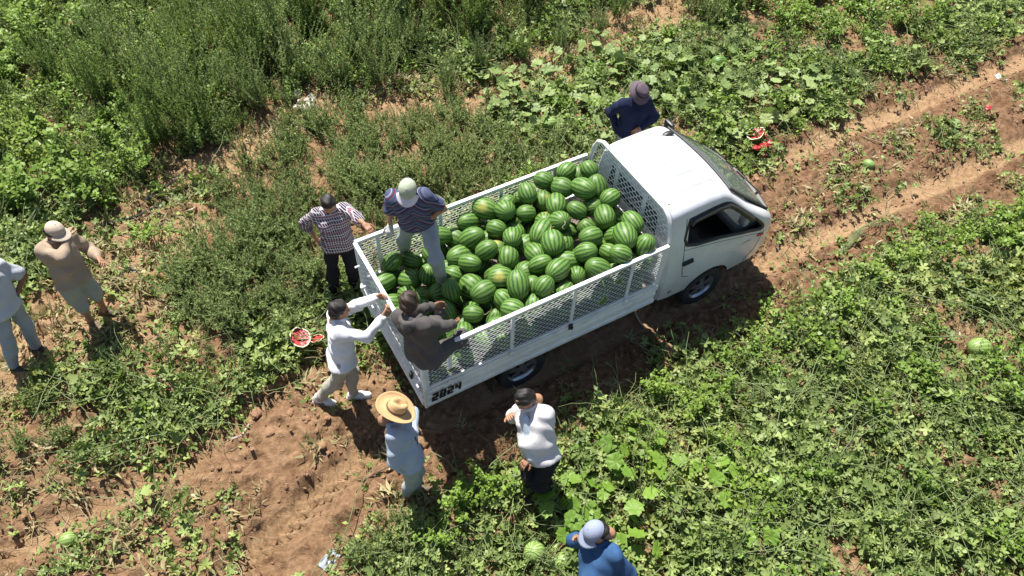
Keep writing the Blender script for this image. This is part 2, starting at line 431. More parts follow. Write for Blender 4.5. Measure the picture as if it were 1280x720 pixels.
Z_TRACK = [(1900, -200), (1290, 25), (1190, 80), (1090, 112), (1010, 180), (940, 215), (760, 300), (480, 440), (390, 455), (300, 497), (200, 548), (100, 590), (0, 622), (-500, 810), (-300, 1250), (250, 840), (405, 730), (475, 668), (540, 645), (610, 608), (700, 566), (770, 520), (850, 466), (940, 410), (1010, 374), (1100, 328), (1190, 282), (1290, 248), (1900, 0)]
Z_STRIP1 = [(975, 235), (1080, 185), (1290, 88), (1290, 165), (1120, 240), (1000, 300), (965, 275)]
Z_STRIP2 = [(20, 740), (130, 655), (250, 615), (470, 560), (480, 600), (350, 665), (270, 740)]
Z_LEFTV = [(-700, 700), (-300, 590), (0, 490), (60, 455), (170, 405), (230, 420), (400, 400), (390, 462), (200, 570), (0, 650), (-500, 850)]

def scatter_points(n, seed, dens):
    """random ground points kept with probability dens(zone arrays)"""
    g = np.random.default_rng(seed)
    x = g.uniform(-15, 15, n); y = g.uniform(0.2, 20, n)
    u, v = uv_of(x, y)
    u = u + (fbm(x, y, 1.7, 2, 70) - .5) * 60; v = v + (fbm(x, y, 1.7, 2, 71) - .5) * 40
    Zs = dict(tall=in_poly(u, v, Z_TALL), mid=in_poly(u, v, Z_MID), sq=in_poly(u, v, Z_SQ), btop=in_poly(u, v, Z_BUSHTOP), track=in_poly(u, v, Z_TRACK), s1=in_poly(u, v, Z_STRIP1), s2=in_poly(u, v, Z_STRIP2), left=in_poly(u, v, Z_LEFTV))
    Zs['sand'] = sandness(x, y); Zs['u'] = u; Zs['v'] = v; Zs['x'] = x; Zs['y'] = y; r, yl, xl = rut(x, y); Zs['rut'] = r
    Zs['patch'] = fbm(x, y, 0.8, 3, 80); Zs['fine'] = fbm(x, y, 2.4, 2, 90); Zs['right'] = ~(Zs['tall'] | Zs['mid'] | Zs['sq'] | Zs['btop'] | Zs['track'] | Zs['left'])
    lx, ly = tloc(x, y); under = (lx > .25) & (lx < 4.75) & (np.abs(ly) < .78)
    p = dens(Zs) * np.where(under, .12, 1.0)
    # a little trampled round the people
    k = g.random(n) < p
    return x[k], y[k], g
PROTO = {}
def proto_collection(name, meshes):
    c = bpy.data.collections.new(name)
    for i, me in enumerate(meshes):
        c.objects.link(bpy.data.objects.new('%s_%02d' % (name, i), me))
    PROTO[name] = c; return c
def stuff(name, label, cat, col, nvar, n, seed, dens, scale=(.7, 1.3), tilt=.25, zoff=0.0):
    x, y, g = scatter_points(n, seed, dens); k = len(x); z = hgt(x, y) + zoff
    me = bpy.data.meshes.new(name); me.vertices.add(k); me.vertices.foreach_set('co', np.stack([x, y, z], -1).astype(np.float32).ravel())
    a = me.attributes.new('rot', 'FLOAT_VECTOR', 'POINT'); a.data.foreach_set('vector', np.stack([g.normal(0, tilt, k), g.normal(0, tilt, k), g.uniform(0, 6.283, k)], -1).astype(np.float32).ravel())
    a = me.attributes.new('size', 'FLOAT', 'POINT'); a.data.foreach_set('value', g.uniform(*scale, k).astype(np.float32))
    a = me.attributes.new('pick', 'INT', 'POINT'); a.data.foreach_set('value', g.integers(0, nvar, k).astype(np.int32))
    o = link(name, me); tag(o, label, cat, kind='stuff')
    ng = bpy.data.node_groups.new(name, 'GeometryNodeTree')
    ng.interface.new_socket('Geometry', in_out='INPUT', socket_type='NodeSocketGeometry'); ng.interface.new_socket('Geometry', in_out='OUTPUT', socket_type='NodeSocketGeometry')
    N = ng.nodes; gi = N.new('NodeGroupInput'); go = N.new('NodeGroupOutput'); ip = N.new('GeometryNodeInstanceOnPoints'); ci = N.new('GeometryNodeCollectionInfo')
    ci.inputs['Collection'].default_value = col; ci.inputs['Separate Children'].default_value = True; ci.inputs['Reset Children'].default_value = True
    def attr(nm, t):
        q = N.new('GeometryNodeInputNamedAttribute'); q.data_type = t; q.inputs['Name'].default_value = nm; return [s for s in q.outputs if s.enabled and s.name == 'Attribute'][0]
    L = ng.links; L.new(gi.outputs[0], ip.inputs['Points']); L.new(ci.outputs[0], ip.inputs['Instance']); ip.inputs['Pick Instance'].default_value = True
    L.new(attr('pick', 'INT'), ip.inputs['Instance Index']); L.new(attr('rot', 'FLOAT_VECTOR'), ip.inputs['Rotation']); L.new(attr('size', 'FLOAT'), ip.inputs['Scale'])
    L.new(ip.outputs[0], go.inputs[0])
    md = o.modifiers.new('scatter', 'NODES'); md.node_group = ng
    return o

def veg():
    c_v = proto_collection('vine', [vine_clump(i) for i in range(5)])
    c_b = proto_collection('lush', [bush_clump(20 + i) for i in range(4)])
    c_f = proto_collection('feather', [feather_clump(40 + i, t0=.42) for i in range(4)])
    c_dk = proto_collection('darkweed', [feather_clump(50 + i, .42, .2, 15, 34, 'dark_weed_leaf', (.02, .055), t0=.25) for i in range(3)] + [bush_clump(55, 'dark_weed_leaf', .36, .26, 90), bush_clump(56, 'bush_leaf', .36, .26, 90)])
    c_d = proto_collection('dry', [dry_clump(60 + i) for i in range(4)])
    c_w = proto_collection('wilt', [wilt_clump(70 + i) for i in range(4)])
    c_c = proto_collection('clods', [clod_mesh(80 + i) for i in range(4)])
    A = 30 * 19.8
    def d_vine(z):
        p = z['right'] * np.clip(1.15 - 1.3 * sstep(.50, .64, z['fine']), .06, 1) + z['left'] * np.clip(.95 - 1.6 * sstep(.5, .64, z['patch']), .06, 1)
        p += z['s1'] * .05 * sstep(.45, .6, z['fine']) + z['s2'] * .12 * sstep(.45, .58, z['fine']) + z['sq'] * .55
        return p * (1 - .97 * z['sand']) * (1 - .95 * z['rut'] * (z['track'] | z['s1'] | z['s2']))
    stuff('watermelon_vines', 'grey green watermelon vines with lobed leaves covering the field', 'vines', c_v, 5, int(A * 27), 1, d_vine, (.6, 1.4), .3)
    def d_lush(z):
        p = z['right'] * (sstep(.48, .62, z['patch']) * .9 + .06) + z['btop'] * .95 + z['left'] * .10 * (z['fine'] > .55) + z['sq'] * .3 + z['tall'] * sstep(240, 60, z['u']) * .95
        return p * (1 - .96 * z['sand'])
    stuff('leafy_undergrowth', 'bright green leafy undergrowth between the vines', 'undergrowth', c_b, 4, int(A * 13), 2, d_lush, (.6, 1.25), .2)
    def d_feather(z):
        p = z['mid'] * np.clip(1.15 - 1.0 * sstep(.50, .66, z['fine']), .15, 1) + z['tall'] * .35 + z['left'] * .25 * sstep(.45, .6, z['patch']) + z['right'] * .05 + .12 * (z['sand'] > .3) * (z['fine'] > .52)
        return p * (1 - .96 * z['sand'])
    stuff('feathery_weeds', 'grey green fine leaved weeds beside the sandy strip', 'weeds', c_f, 4, int(A * 44), 3, d_feather, (.4, 1.35), .25)
    def d_dark(z): return z['tall'] * 1.0 * (1 - .9 * z['sand'])
    stuff('dark_weeds', 'dark green weed thicket of the overgrown field', 'weeds', c_dk, 5, int(A * 28), 4, d_dark, (.4, 1.1), .2)
    def d_dry(z): return np.clip(z['sand'] * .6 + z['track'] * .20 + z['mid'] * .30 + z['left'] * .35 + z['right'] * (.12 + .4 * sstep(.52, .64, z['fine'])), 0, 1) * (1 - .8 * z['rut'])
    stuff('dry_grass_tufts', 'straw coloured dry grass and stalks on the soil', 'dry grass', c_d, 4, int(A * 22), 5, d_dry, (.5, 1.2), .5)
    def d_wilt(z): return (np.clip((z['track'] * .24 * sstep(.47, .62, z['fine']) + .035 * z['track'] + z['s1'] * .42 * sstep(.46, .6, z['fine']) + z['s2'] * .45 * sstep(.45, .58, z['fine']) + z['left'] * .3 + z['right'] * .5 * sstep(.52, .62, z['fine'])), 0, 1)) * (1 - .93 * z['rut'])
    stuff('trodden_vines', 'trodden wilted vines lying on the wheel track soil', 'wilted vines', c_w, 4, int(A * 24), 6, d_wilt, (.6, 1.2), .1)
    def d_clod(z): return np.clip(z['track'] * .9 + z['sand'] * .25 + .03, 0, 1) * (1 - .75 * z['rut']) * sstep(.3, .6, z['fine'])
    stuff('soil_clods', 'reddish crumbled soil clods along the wheel track', 'clods', c_c, 4, int(A * 120), 7, d_clod, (.007, .036), 1.0, .004)
veg()

# ------------------------------------------------------------------ truck materials
def paint_mat():
    b = NB('white_paint'); v = b.obj(); n = b.noise(v, 3, 6, .6); n2 = b.noise(v, 40, 4)
    col = b.ramp(b.math('ADD', b.math('MULTIPLY', n, .75), b.math('MULTIPLY', n2, .25)), [(.3, (.52, .54, .57)), (.62, (.68, .69, .72))])
    sep = b.n('SeparateXYZ'); b.l(v, sep.inputs[0])
    dirt = b.math('MULTIPLY', b.ramp(b.math('ADD', sep.outputs[2], b.math('MULTIPLY', n2, .35)), [(.55, (1, 1, 1)), (1.0, (0, 0, 0))]), .45)
    b.set(b.mix(dirt, col, (.42, .33, .24)), .28, 0, .5)
    b.b.inputs['Coat Weight'].default_value = .3; b.b.inputs['Coat Roughness'].default_value = .15
    return b.m
paint_mat()
def bedpaint():
    b = NB('bed_paint'); v = b.obj(); n = b.noise(v, 5, 6, .65); n2 = b.noise(v, 30, 5, .7)
    col = b.ramp(n, [(.3, (.56, .58, .60)), (.65, (.78, .79, .80))])
    rust = b.ramp(n2, [(.66, (0, 0, 0)), (.72, (1, 1, 1))])
    b.set(b.mix(b.math('MULTIPLY', rust, .55), col, (.22, .17, .13)), .5, 0, .4); b.bump(n2, .15, .003); return b.m
bedpaint()
simple('black_plastic', (.018, .018, .02), .45); simple('rubber', (.03, .028, .026), .85, var=.4, bump=.3); simple('silver', (.50, .51, .53), .3, .85, var=.15)
simple('chassis_black', (.025, .022, .02), .8, var=.4); simple('interior_grey', (.05, .05, .055), .8); simple('dash_grey', (.30, .30, .31), .7)
simple('amber_red', (.45, .05, .03), .25); simple('lamp_clear', (.6, .6, .6), .1); simple('steel_mesh', (.74, .75, .76), .45, .0, var=.15); simple('print_black', (.02, .02, .022), .6)
def glass_mat():
    b = NB('glass'); b.set((.32, .38, .36), .03); b.b.inputs['Transmission Weight'].default_value = .75; b.b.inputs['IOR'].default_value = 1.45; return b.m
glass_mat()

truck = empty('cargo_truck', tuple(TO), TYAW)
tag(truck, 'white flatbed truck with wire mesh sides heaped with watermelons', 'truck')
BL = 3.06; ZB, ZP, ZT = .61, .95, 1.65; BW = .845
FX, RX = 3.945, 1.28

def evald(o):
    dg = bpy.context.evaluated_depsgraph_get(); me = bpy.data.meshes.new_from_object(o.evaluated_get(dg)); return me
CAB0, CAB1 = 3.17, 5.06
YS = [(.30, .90), (.45, .965), (.7, .99), (.95, 1.0), (1.2, .985), (1.45, .935), (1.7, .865), (1.9, .80), (2.2, .70)]
TP = [(3.17, 1.885), (3.20, 1.915), (3.35, 1.935), (3.7, 1.945), (3.93, 1.935), (4.05, 1.895), (4.12, 1.84), (4.92, 1.21), (4.985, 1.14), (5.02, 1.04), (5.045, .88), (5.06, .68), (5.3, .5)]
BP = [(3.17, .47), (4.6, .45), (4.85, .38), (5.02, .38), (5.06, .5)]
WP = [(3.17, .80), (3.2, .82), (3.3, .835), (4.3, .835), (4.65, .815), (4.85, .77), (4.95, .72), (5.02, .65), (5.06, .54)]
def plan(x, y): return .15 * (y / .8) ** 2 * min(1, max(0, (x - 3.85) / .5))
def itp(P, x): return float(np.interp(x, [p[0] for p in P], [p[1] for p in P]))
def yside(x, z): return itp(WP, x) * itp(YS, z)
def cab_loft(inset=0.0, x0=CAB0, x1=CAB1, ribs=True):
    xs = sorted(set([x0, x1] + [x for x in list(np.linspace(x0, x1, 34)) + [3.175, 3.185, 3.2, 3.22, 4.04, 4.08, 4.12, 4.84, 4.88, 4.92, 4.95, 4.97, 4.99, 5.01, 5.02, 5.03, 5.04, 5.05, 5.055] if x0 <= x <= x1]))
    rings = []
    for x in xs:
        t = max(itp(TP, x + plan(x, itp(WP, x) * .85)) - inset, itp(BP, x) + .12); bz = itp(BP, x) + inset; r = min(.13, (t - bz) * .3); e = 0
        if x < CAB0 + .03 and inset == 0: e = (CAB0 + .03 - x) * .6
        pts = []
        Yb = yside(x, bz + .02) - inset - e
        for i in range(5): pts.append((Yb * .97 * i / 5, bz))
        ss = [bz + .02 + (t - r - bz - .02) * k / 21 for k in range(22)]
        for z in ss: pts.append((yside(x, z) - inset - e, z))
        ye = yside(x, t - r) - inset - e; ra = r * 1.25
        for k in range(1, 8):
            a = k / 8 * math.pi / 2; pts.append((ye - ra + ra * math.cos(a), t - r + r * math.sin(a)))
        for k in range(0, 71):
            y = (ye - ra) * (1 - k / 70); z = max(t, t + (itp(TP, x + plan(x, y)) - itp(TP, x + plan(x, ye - ra)))) + .018 * (1 - (y / max(ye, .01)) ** 2)
            if ribs and inset == 0 and 3.30 < x < 3.98:
                for gy in (.0, .22, .44):
                    z -= .020 * math.exp(-((y - gy) / .011) ** 2)
            pts.append((y, z))
        full = [(-y, z) for y, z in pts] + [(y, z) for y, z in pts[::-1]][1:-1]
        rings.append([(x, y, z) for y, z in full])
    n = len(rings[0]); v = [p for q in rings for p in q]; f = []
    for i in range(len(rings) - 1):
        for j in range(n): f.append((i * n + j, (i + 1) * n + j, (i + 1) * n + (j + 1) % n, i * n + (j + 1) % n))
    f.append(tuple(range(n))); f.append(tuple((len(rings) - 1) * n + j for j in range(n))[::-1])
    me = pydata('cab', v, f, False); bm = bmesh.new(); bm.from_mesh(me); bmesh.ops.recalc_face_normals(bm, faces=bm.faces[:]); bm.to_mesh(me); bm.free(); return me
def prism(poly, y0, y1, axis='y'):
    n = len(poly); v = [(a, y0, b) for a, b in poly] + [(a, y1, b) for a, b in poly] if axis == 'y' else [(y0, a, b) for a, b in poly] + [(y1, a, b) for a, b in poly]
    f = [tuple(range(n)), tuple(range(2 * n - 1, n - 1, -1))] + [(i, i + n, (i + 1) % n + n, (i + 1) % n) for i in range(n)]
    me = pydata('cutter', v, f, False); bm = bmesh.new(); bm.from_mesh(me); bmesh.ops.recalc_face_normals(bm, faces=bm.faces[:]); bm.to_mesh(me); bm.free(); return me
def smooth_poly(P, n=4):
    out = []; k = len(P)
    for i in range(k):
        p0, p1, p2, p3 = [np.array(P[(i + j - 1) % k]) for j in range(4)]
        for s in range(n):
            t = s / n; out.append(tuple(.5 * ((2 * p1) + (-p0 + p2) * t + (2 * p0 - 5 * p1 + 4 * p2 - p3) * t * t + (-p0 + 3 * p1 - 3 * p2 + p3) * t ** 3)))
    return out
WIN = [(3.42, 1.40), (3.43, 1.72), (3.50, 1.755), (3.85, 1.775), (4.00, 1.755), (4.12, 1.67), (4.45, 1.36), (4.66, 1.14), (4.63, 1.08), (4.34, 1.18), (3.95, 1.28)]
def win_in(P, k):
    c = np.mean(P, axis=0); return [tuple(c + (np.array(p) - c) * k) for p in P]
def cab():
    def tmp(me, mat): o = link('tmp', me, mat); return o
    base = tmp(cab_loft(), MATS['white_paint'])
    cut = []
    cut.append(tmp(cab_loft(.045, 3.23, 4.80, False), MATS['interior_grey']))
    cut.append(tmp(prism(WIN, -1.2, 1.2), MATS['black_plastic']))
    for s in (-1, 1):
        arch = [(FX + .365 * math.cos(a), .37 + .365 * math.sin(a)) for a in np.linspace(0, 2 * math.pi, 40, endpoint=False)]
        cut.append(tmp(prism(arch, s * .56, s * 1.2) if s > 0 else prism(arch, -1.2, -.56), MATS['chassis_black']))
    # windscreen opening, cut along the slope
    a = np.array([4.09, 1.835]); b = np.array([4.89, 1.20]); d = (b - a) / np.linalg.norm(b - a); nrm = np.array([-d[1], d[0]]); nrm = nrm if nrm[0] > 0 else -nrm
    v = []
    for off in (-.25, .25):
        for (t, hw) in ((0.03, .60), (.96, .68)):
            p = a + (b - a) * t + nrm * off
            v += [(p[0], -hw, p[1]), (p[0], hw, p[1])]
    me = pydata('cutter', v, [(0, 1, 3, 2), (4, 6, 7, 5), (0, 4, 5, 1), (2, 3, 7, 6), (0, 2, 6, 4), (1, 5, 7, 3)], False)
    bm = bmesh.new(); bm.from_mesh(me); bmesh.ops.recalc_face_normals(bm, faces=bm.faces[:]); bm.to_mesh(me); bm.free()
    cut.append(tmp(me, MATS['black_plastic']))
    # rear window
    cut.append(tmp(prism([(-.5, 1.42), (.5, 1.42), (.46, 1.74), (-.46, 1.74)], 3.0, 3.3, 'x'), MATS['black_plastic']))
    for c in cut:
        md = base.modifiers.new('b', 'BOOLEAN'); md.object = c; md.operation = 'DIFFERENCE'; md.solver = 'EXACT'; md.material_mode = 'TRANSFER'
    me = evald(base)
    for c in cut + [base]: bpy.data.objects.remove(c)
    me.polygons.foreach_set('use_smooth', [True] * len(me.polygons)); me.set_sharp_from_angle(angle=R(32))
    o = link('cab_body', me, None, truck)
    return o
body = cab()
def side_strip(pts, wd, lift, s=-1, closed=False):
    """ribbon tube following the cab's side through (x, z) points"""
    q = []
    for i in range(len(pts) - (0 if closed else 1)):
        p0 = np.array(pts[i]); p1 = np.array(pts[(i + 1) % len(pts)]); k = max(2, int(np.linalg.norm(p1 - p0) / .03))
        for t in range(k): q.append(p0 + (p1 - p0) * t / k)
    q.append(np.array(pts[0] if closed else pts[-1]))
    return [(p[0], s * (yside(p[0], p[1]) + lift), p[1]) for p in q]
for s in (-1, 1):
    door = MB(); door.tube(side_strip([(3.39, 1.78), (3.385, 1.42), (3.40, 1.1), (3.45, .86), (3.56, .80)], 0, .0, s), .0045, 5)
    door.tube(side_strip([(4.73, 1.0), (4.68, .70), (4.55, .52)], 0, .0, s), .0045, 5)
    door.tube(side_strip([(3.40, 1.335), (3.95, 1.225), (4.34, 1.12), (4.66, 1.00)], 0, -.001, s), .004, 5)
    d = door.build('door_gap', MATS['black_plastic'], truck)
    fr = MB(); fr.tube(side_strip(smooth_poly(WIN, 3), 0, -.012, s, True), .024, 8, cap=False); fr.build('window_frame', MATS['black_plastic'], truck)
    vz = MB(); vz.tube(side_strip([(3.44, 1.69), (3.50, 1.725), (3.85, 1.745), (4.00, 1.73), (4.11, 1.65), (4.42, 1.36)], 0, .006, s), .034, 6); vz.build('rain_visor', MATS['black_plastic'], truck)
    h = MB(); h.box((3.475, s * (yside(3.47, 1.12) + .012), 1.12), (.15, .03, .07), None, .012); h.box((3.475, s * (yside(3.47, 1.12) + .032), 1.125), (.13, .015, .028), None, .006); h.build('door_handle', MATS['black_plastic'], truck)
    t = MB(); t.box((4.66, s * (yside(4.66, .97) + .004), .975), (.11, .022, .04), Matrix.Rotation(R(12), 3, 'Y'), .008); t.build('side_indicator', MATS['amber_red'], truck)
    bd = MB(); bd.box((4.42, s * (yside(4.42, .95) + .002), .975), (.16, .004, .012)); bd.build('badge', MATS['silver'], truck)
    vn = MB(); [vn.box((3.31 + .03 * k, s * (yside(3.3, .62) + .001), .62), (.012, .006, .05)) for k in range(2)]; vn.build('vent_slot', MATS['black_plastic'], truck)
    # corner quarter glass and folded mirror
    mr = MB(); mr.tube([(4.42, s * .80, 1.18), (4.46, s * .93, 1.22), (4.47, s * .95, 1.3)], .013, 6); 
    if s > 0: mr.box((4.48, s * .99, 1.36), (.06, .17, .27), None, .025); mr.build('wing_mirror', MATS['black_plastic'], truck)
    else:
        mi = MB(); mi.box((4.40, -.70, 1.27), (.10, .12, .17), None, .03); mi.build('mirror_housing', MATS['dash_grey'], truck)
    lp = MB(); lp.box((4.94, s * .56, .80), (.12, .24, .16), None, .04); lp.build('headlight', MATS['lamp_clear'], truck)
# windscreen, far window, rear window
a = Vector((4.11, 0, 1.848)); b_ = Vector((4.92, 0, 1.20)); v = []; f = []
for i in range(7):
    p = a.lerp(b_, i / 6); hw = .60 + .05 * i / 6
    for j in range(13):
        y = hw * (-1 + j / 6); v.append((p.x - plan(p.x, y) + .006, y, p.z + .010 + .008 * (1 - (y / .8) ** 2) + .02 * math.sin(math.pi * i / 6) * (1 - (y / .8) ** 2)))
f = [(i * 13 + j, i * 13 + j + 1, (i + 1) * 13 + j + 1, (i + 1) * 13 + j) for i in range(6) for j in range(12)]
ws = link('windscreen', pydata('windscreen', v, f), MATS['glass'], truck); sm = ws.modifiers.new('thick', 'SOLIDIFY'); sm.thickness = .006
wsf = MB(); wsf.tube([v[13 * 6 + j] for j in range(13)], .016, 6); wsf.tube([v[i * 13] for i in range(7)], .014, 6); wsf.tube([v[i * 13 + 12] for i in range(7)], .014, 6); wsf.tube([v[j] for j in range(13)], .012, 6); wsf.build('windscreen_seal', MATS['black_plastic'], truck)
wi = MB()
for k, y0 in ((0, -.45), (1, .1)): wi.tube([(4.90, y0, 1.245), (4.82, y0 + .42, 1.325)], .008, 5)
wi.build('wiper', MATS['black_plastic'], truck)
gl = MB(); gl.add([(x, .76 if z < 1.4 else .70, z) for x, z in WIN] + [(x, .754 if z < 1.4 else .694, z) for x, z in WIN], [tuple(range(len(WIN))), tuple(range(2 * len(WIN) - 1, len(WIN) - 1, -1))]); gl.build('door_window', MATS['glass'], truck, False)
gl = MB(); gl.box((3.20, 0, 1.58), (.006, .98, .31)); gl.build('rear_window', MATS['glass'], truck, False)
# cab interior
it = MB(); it.box((4.56, 0, 1.06), (.40, 1.36, .20), None, .06); it.build('dashboard', MATS['dash_grey'], truck)
for y in (-.42, .35):
    st = MB(); st.box((3.72, y, .92), (.48, .50 if y < 0 else .62, .16), None, .05); st.box((3.45, y, 1.25), (.14, .48 if y < 0 else .60, .58), Matrix.Rotation(R(-10), 3, 'Y'), .05); st.box((3.42, y, 1.60), (.09, .24, .17), None, .035); st.build('cab_seat', MATS['interior_grey'], truck)
sw = MB(); mt = Matrix.Translation((4.24, .40, 1.24)) @ Matrix.Rotation(R(-38), 4, 'Y')
sw.lathe([(.185 + .016 * math.cos(t), .016 * math.sin(t)) for t in np.linspace(0, 2 * math.pi, 8, endpoint=False)], 28, mt, True); sw.tube([mt @ Vector((-.18, 0, 0)), mt @ Vector((.18, 0, 0))], .014, 6); sw.tube([mt @ Vector((0, 0, 0)), mt @ Vector((0, 0, -.3))], .03, 8); sw.build('steering_wheel', MATS['black_plastic'], truck)
an = MB(); an.lathe([(.0, .016), (.03, .014), (.055, .004), (.06, 0)], 20, Matrix.Translation((3.93, .43, 1.945)) @ Matrix.Diagonal((1.35, .8, 1.4, 1))); an.build('roof_antenna_base', MATS['black_plastic'], truck)
rl = MB(); rl.tube([(3.235, y, 1.925 + .018 * (1 - (y / .67) ** 2)) for y in np.linspace(-.52, .52, 12)], .012, 6); rl.build('roof_lip', MATS['white_paint'], truck)
bp = MB(); bp.box((4.98, 0, .50), (.16, 1.34, .22), None, .05); bp.build('front_bumper', MATS['white_paint'], truck)
# chassis
ch = MB()
for y in (-.38, .38): ch.box((2.2, y, .56), (4.3, .07, .14))
for x in (.15, 1.0, 1.9, 2.9): ch.box((x, 0, .56), (.07, .70, .10))
ch.box((1.28, 0, .33), (.12, 1.2, .12)); ch.lathe([(.0, -.16), (.12, -.12), (.15, 0), (.12, .12), (0, .16)], 16, Matrix.Translation((1.28, 0, .34)) @ Matrix.Rotation(R(90), 4, 'Y')); ch.box((FX, 0, .34), (.1, 1.3, .09))
ch.build('chassis', MATS['chassis_black'], truck)
tk = MB(); tk.box((2.25, -.58, .50), (.62, .32, .24), None, .04); tk.build('fuel_tank', MATS['chassis_black'], truck)
tb = MB(); tb.box((2.55, -.80, .575), (.34, .05, .07), None, .012); tb.build('step_bracket', MATS['bed_paint'], truck)
# wheels
def wheel(x, y, rad, wd, s):
    e = empty('wheel', (x, y, rad - .012)); e.parent = truck
    Mx = Matrix.Rotation(R(90) * (1 if s < 0 else -1), 4, 'X')
    ty = MB(); hw = wd / 2
    ty.lathe([(rad * .62, -hw * .8), (rad * .8, -hw), (rad * .95, -hw * .95), (rad, -hw * .7), (rad * 1.004, 0), (rad, hw * .7), (rad * .95, hw * .95), (rad * .8, hw), (rad * .62, hw * .8)], 40, Mx)
    for k in range(36):
        an_ = 2 * math.pi * k / 36; q = Matrix.Rotation(an_, 3, 'Y')
        for sg in (-1, 1): ty.box(q @ Vector((0, sg * hw * .45, rad)), (.028, hw * .62, .012), q @ Matrix.Rotation(.3 * sg, 3, 'Z'))
    ty.build('tyre', MATS['rubber'], e)
    rm = MB(); rm.lathe([(rad * .64, hw * .82), (rad * .62, hw * .70), (rad * .56, hw * .45), (rad * .56, -hw * .8)], 40, Mx)
    for k in range(5):
        q = Matrix.Rotation(2 * math.pi * k / 5, 4, 'Z')
        sp = [(-.030, rad * .12, hw * .60), (.030, rad * .12, hw * .60), (.045, rad * .58, hw * .52), (-.045, rad * .58, hw * .52), (-.030, rad * .12, hw * .45), (.030, rad * .12, hw * .45), (.045, rad * .58, hw * .36), (-.045, rad * .58, hw * .36)]
        rm.add([Mx @ (q @ Vector(p)) for p in sp], [(0, 1, 2, 3), (7, 6, 5, 4), (0, 4, 5, 1), (1, 5, 6, 2), (2, 6, 7, 3), (3, 7, 4, 0)])
    rm.lathe([(0, hw * .68), (rad * .10, hw * .68), (rad * .17, hw * .60), (rad * .17, hw * .40)], 20, Mx)
    rm.build('rim', MATS['silver'], e)
    bk = MB(); bk.lathe([(0, hw * .15), (rad * .56, hw * .15)], 24, Mx); bk.build('dark_backing_disc', MATS['chassis_black'], e)  # dark backing disc, stands in for the shade seen through the rim openings
for s in (-1, 1):
    wheel(FX, s * .71, .315, .19, s); wheel(RX, s * .70, .315, .19, s)
    mg = MB(); mg.tube([(RX + .45 * math.cos(t), s * .73, .33 + .40 * math.sin(t)) for t in np.linspace(R(165), R(20), 9)], .02, 4); mg.box((RX - .44, s * .73, .36), (.012, .22, .30)); mg.build('mud_flap', MATS['chassis_black'], truck)
# bed
fl = MB(); fl.box((BL / 2, 0, .74), (BL - .02, 1.62, .05)); 
for k in range(8): fl.box((.2 + k * .38, 0, .68), (.05, 1.5, .06))
fl.build('bed_floor', simple('dirty_floor', (.16, .13, .10), .9, var=.5), truck, False)
def side_panel(name, length, M):
    """lower steel board: z from ZB to ZP, length along +x, outer face at y = 0, pressed ribs outward (-y)"""
    p = MB(); prof = [(0, ZB), (-.012, ZB + .005), (-.022, ZB + .03), (-.022, ZB + .07), (-.006, ZB + .085), (-.006, ZB + .15), (-.018, ZB + .165), (-.018, ZB + .20), (-.006, ZB + .215), (-.006, ZP - .06), (-.024, ZP - .045), (-.024, ZP - .008), (-.016, ZP), (.028, ZP), (.03, ZP - .01), (.012, ZP - .02), (.012, ZB + .01)]
    n = len(prof); v = [(0, y, z) for y, z in prof] + [(length, y, z) for y, z in prof]
    f = [(i, (i + 1) % n, (i + 1) % n + n, i + n) for i in range(n)] + [tuple(range(n)), tuple(range(2 * n - 1, n - 1, -1))]
    p.add([M @ Vector(q) for q in v], f); return p.build(name, MATS['bed_paint'], truck)
def hexmesh(M, s0, s1, t0, t1, cw=.082, chh=.052, wr=.0036, keep=None):
    """expanded hexagon wire mesh in the (s, t) plane"""
    E = []; dx = cw; 
    nr = int((t1 - t0) / (chh * .75)) + 2; nc = int((s1 - s0) / dx) + 2
    for r in range(nr):
        for c in range(nc):
            cx = s0 + (c + .5 * (r % 2)) * dx; cy = t0 + r * chh * .75
            top = (cx, cy + chh / 2); rt = (cx + dx / 2, cy + chh / 4); rb = (cx + dx / 2, cy - chh / 4); lt = (cx - dx / 2, cy + chh / 4)
            E += [(top, rt), (top, lt), (rt, rb)]
    out = []
    for a, b in E:
        ok = all(s0 <= p[0] <= s1 and t0 <= p[1] <= t1 for p in (a, b))
        if not ok:
            c = [(min(max(p[0], s0), s1), min(max(p[1], t0), t1)) for p in (a, b)]
            if not any(s0 <= p[0] <= s1 and t0 <= p[1] <= t1 for p in (a, b)): continue
            a, b = c
        if keep and not (keep(*a) and keep(*b)): continue
        if abs(a[0] - b[0]) + abs(a[1] - b[1]) > .004: out.append((a, b))
    A = np.array([a for a, b in out]); B = np.array([b for a, b in out]); d = B - A; d /= np.linalg.norm(d, axis=1)[:, None]; nn = np.stack([-d[:, 1], d[:, 0]], 1) * wr * 1.25
    k = len(A); v = np.zeros((k, 8, 3))
    for e, P in enumerate((A, B)):
        for j, (sn, so) in enumerate(((1, 0), (0, 1), (-1, 0), (0, -1))):
            v[:, e * 4 + j, 0] = P[:, 0] + nn[:, 0] * sn; v[:, e * 4 + j, 1] = so * wr * .8; v[:, e * 4 + j, 2] = P[:, 1] + nn[:, 1] * sn
    v = v.reshape(-1, 3); Mn = np.array(M); v = v @ Mn[:3, :3].T + Mn[:3, 3]
    q = np.array([[0, 1, 5, 4], [1, 2, 6, 5], [2, 3, 7, 6], [3, 0, 4, 7]]); f = (np.arange(k)[:, None, None] * 8 + q[None]).reshape(-1, 4)
    return npmesh('wire_mesh', v, f, smooth=False)
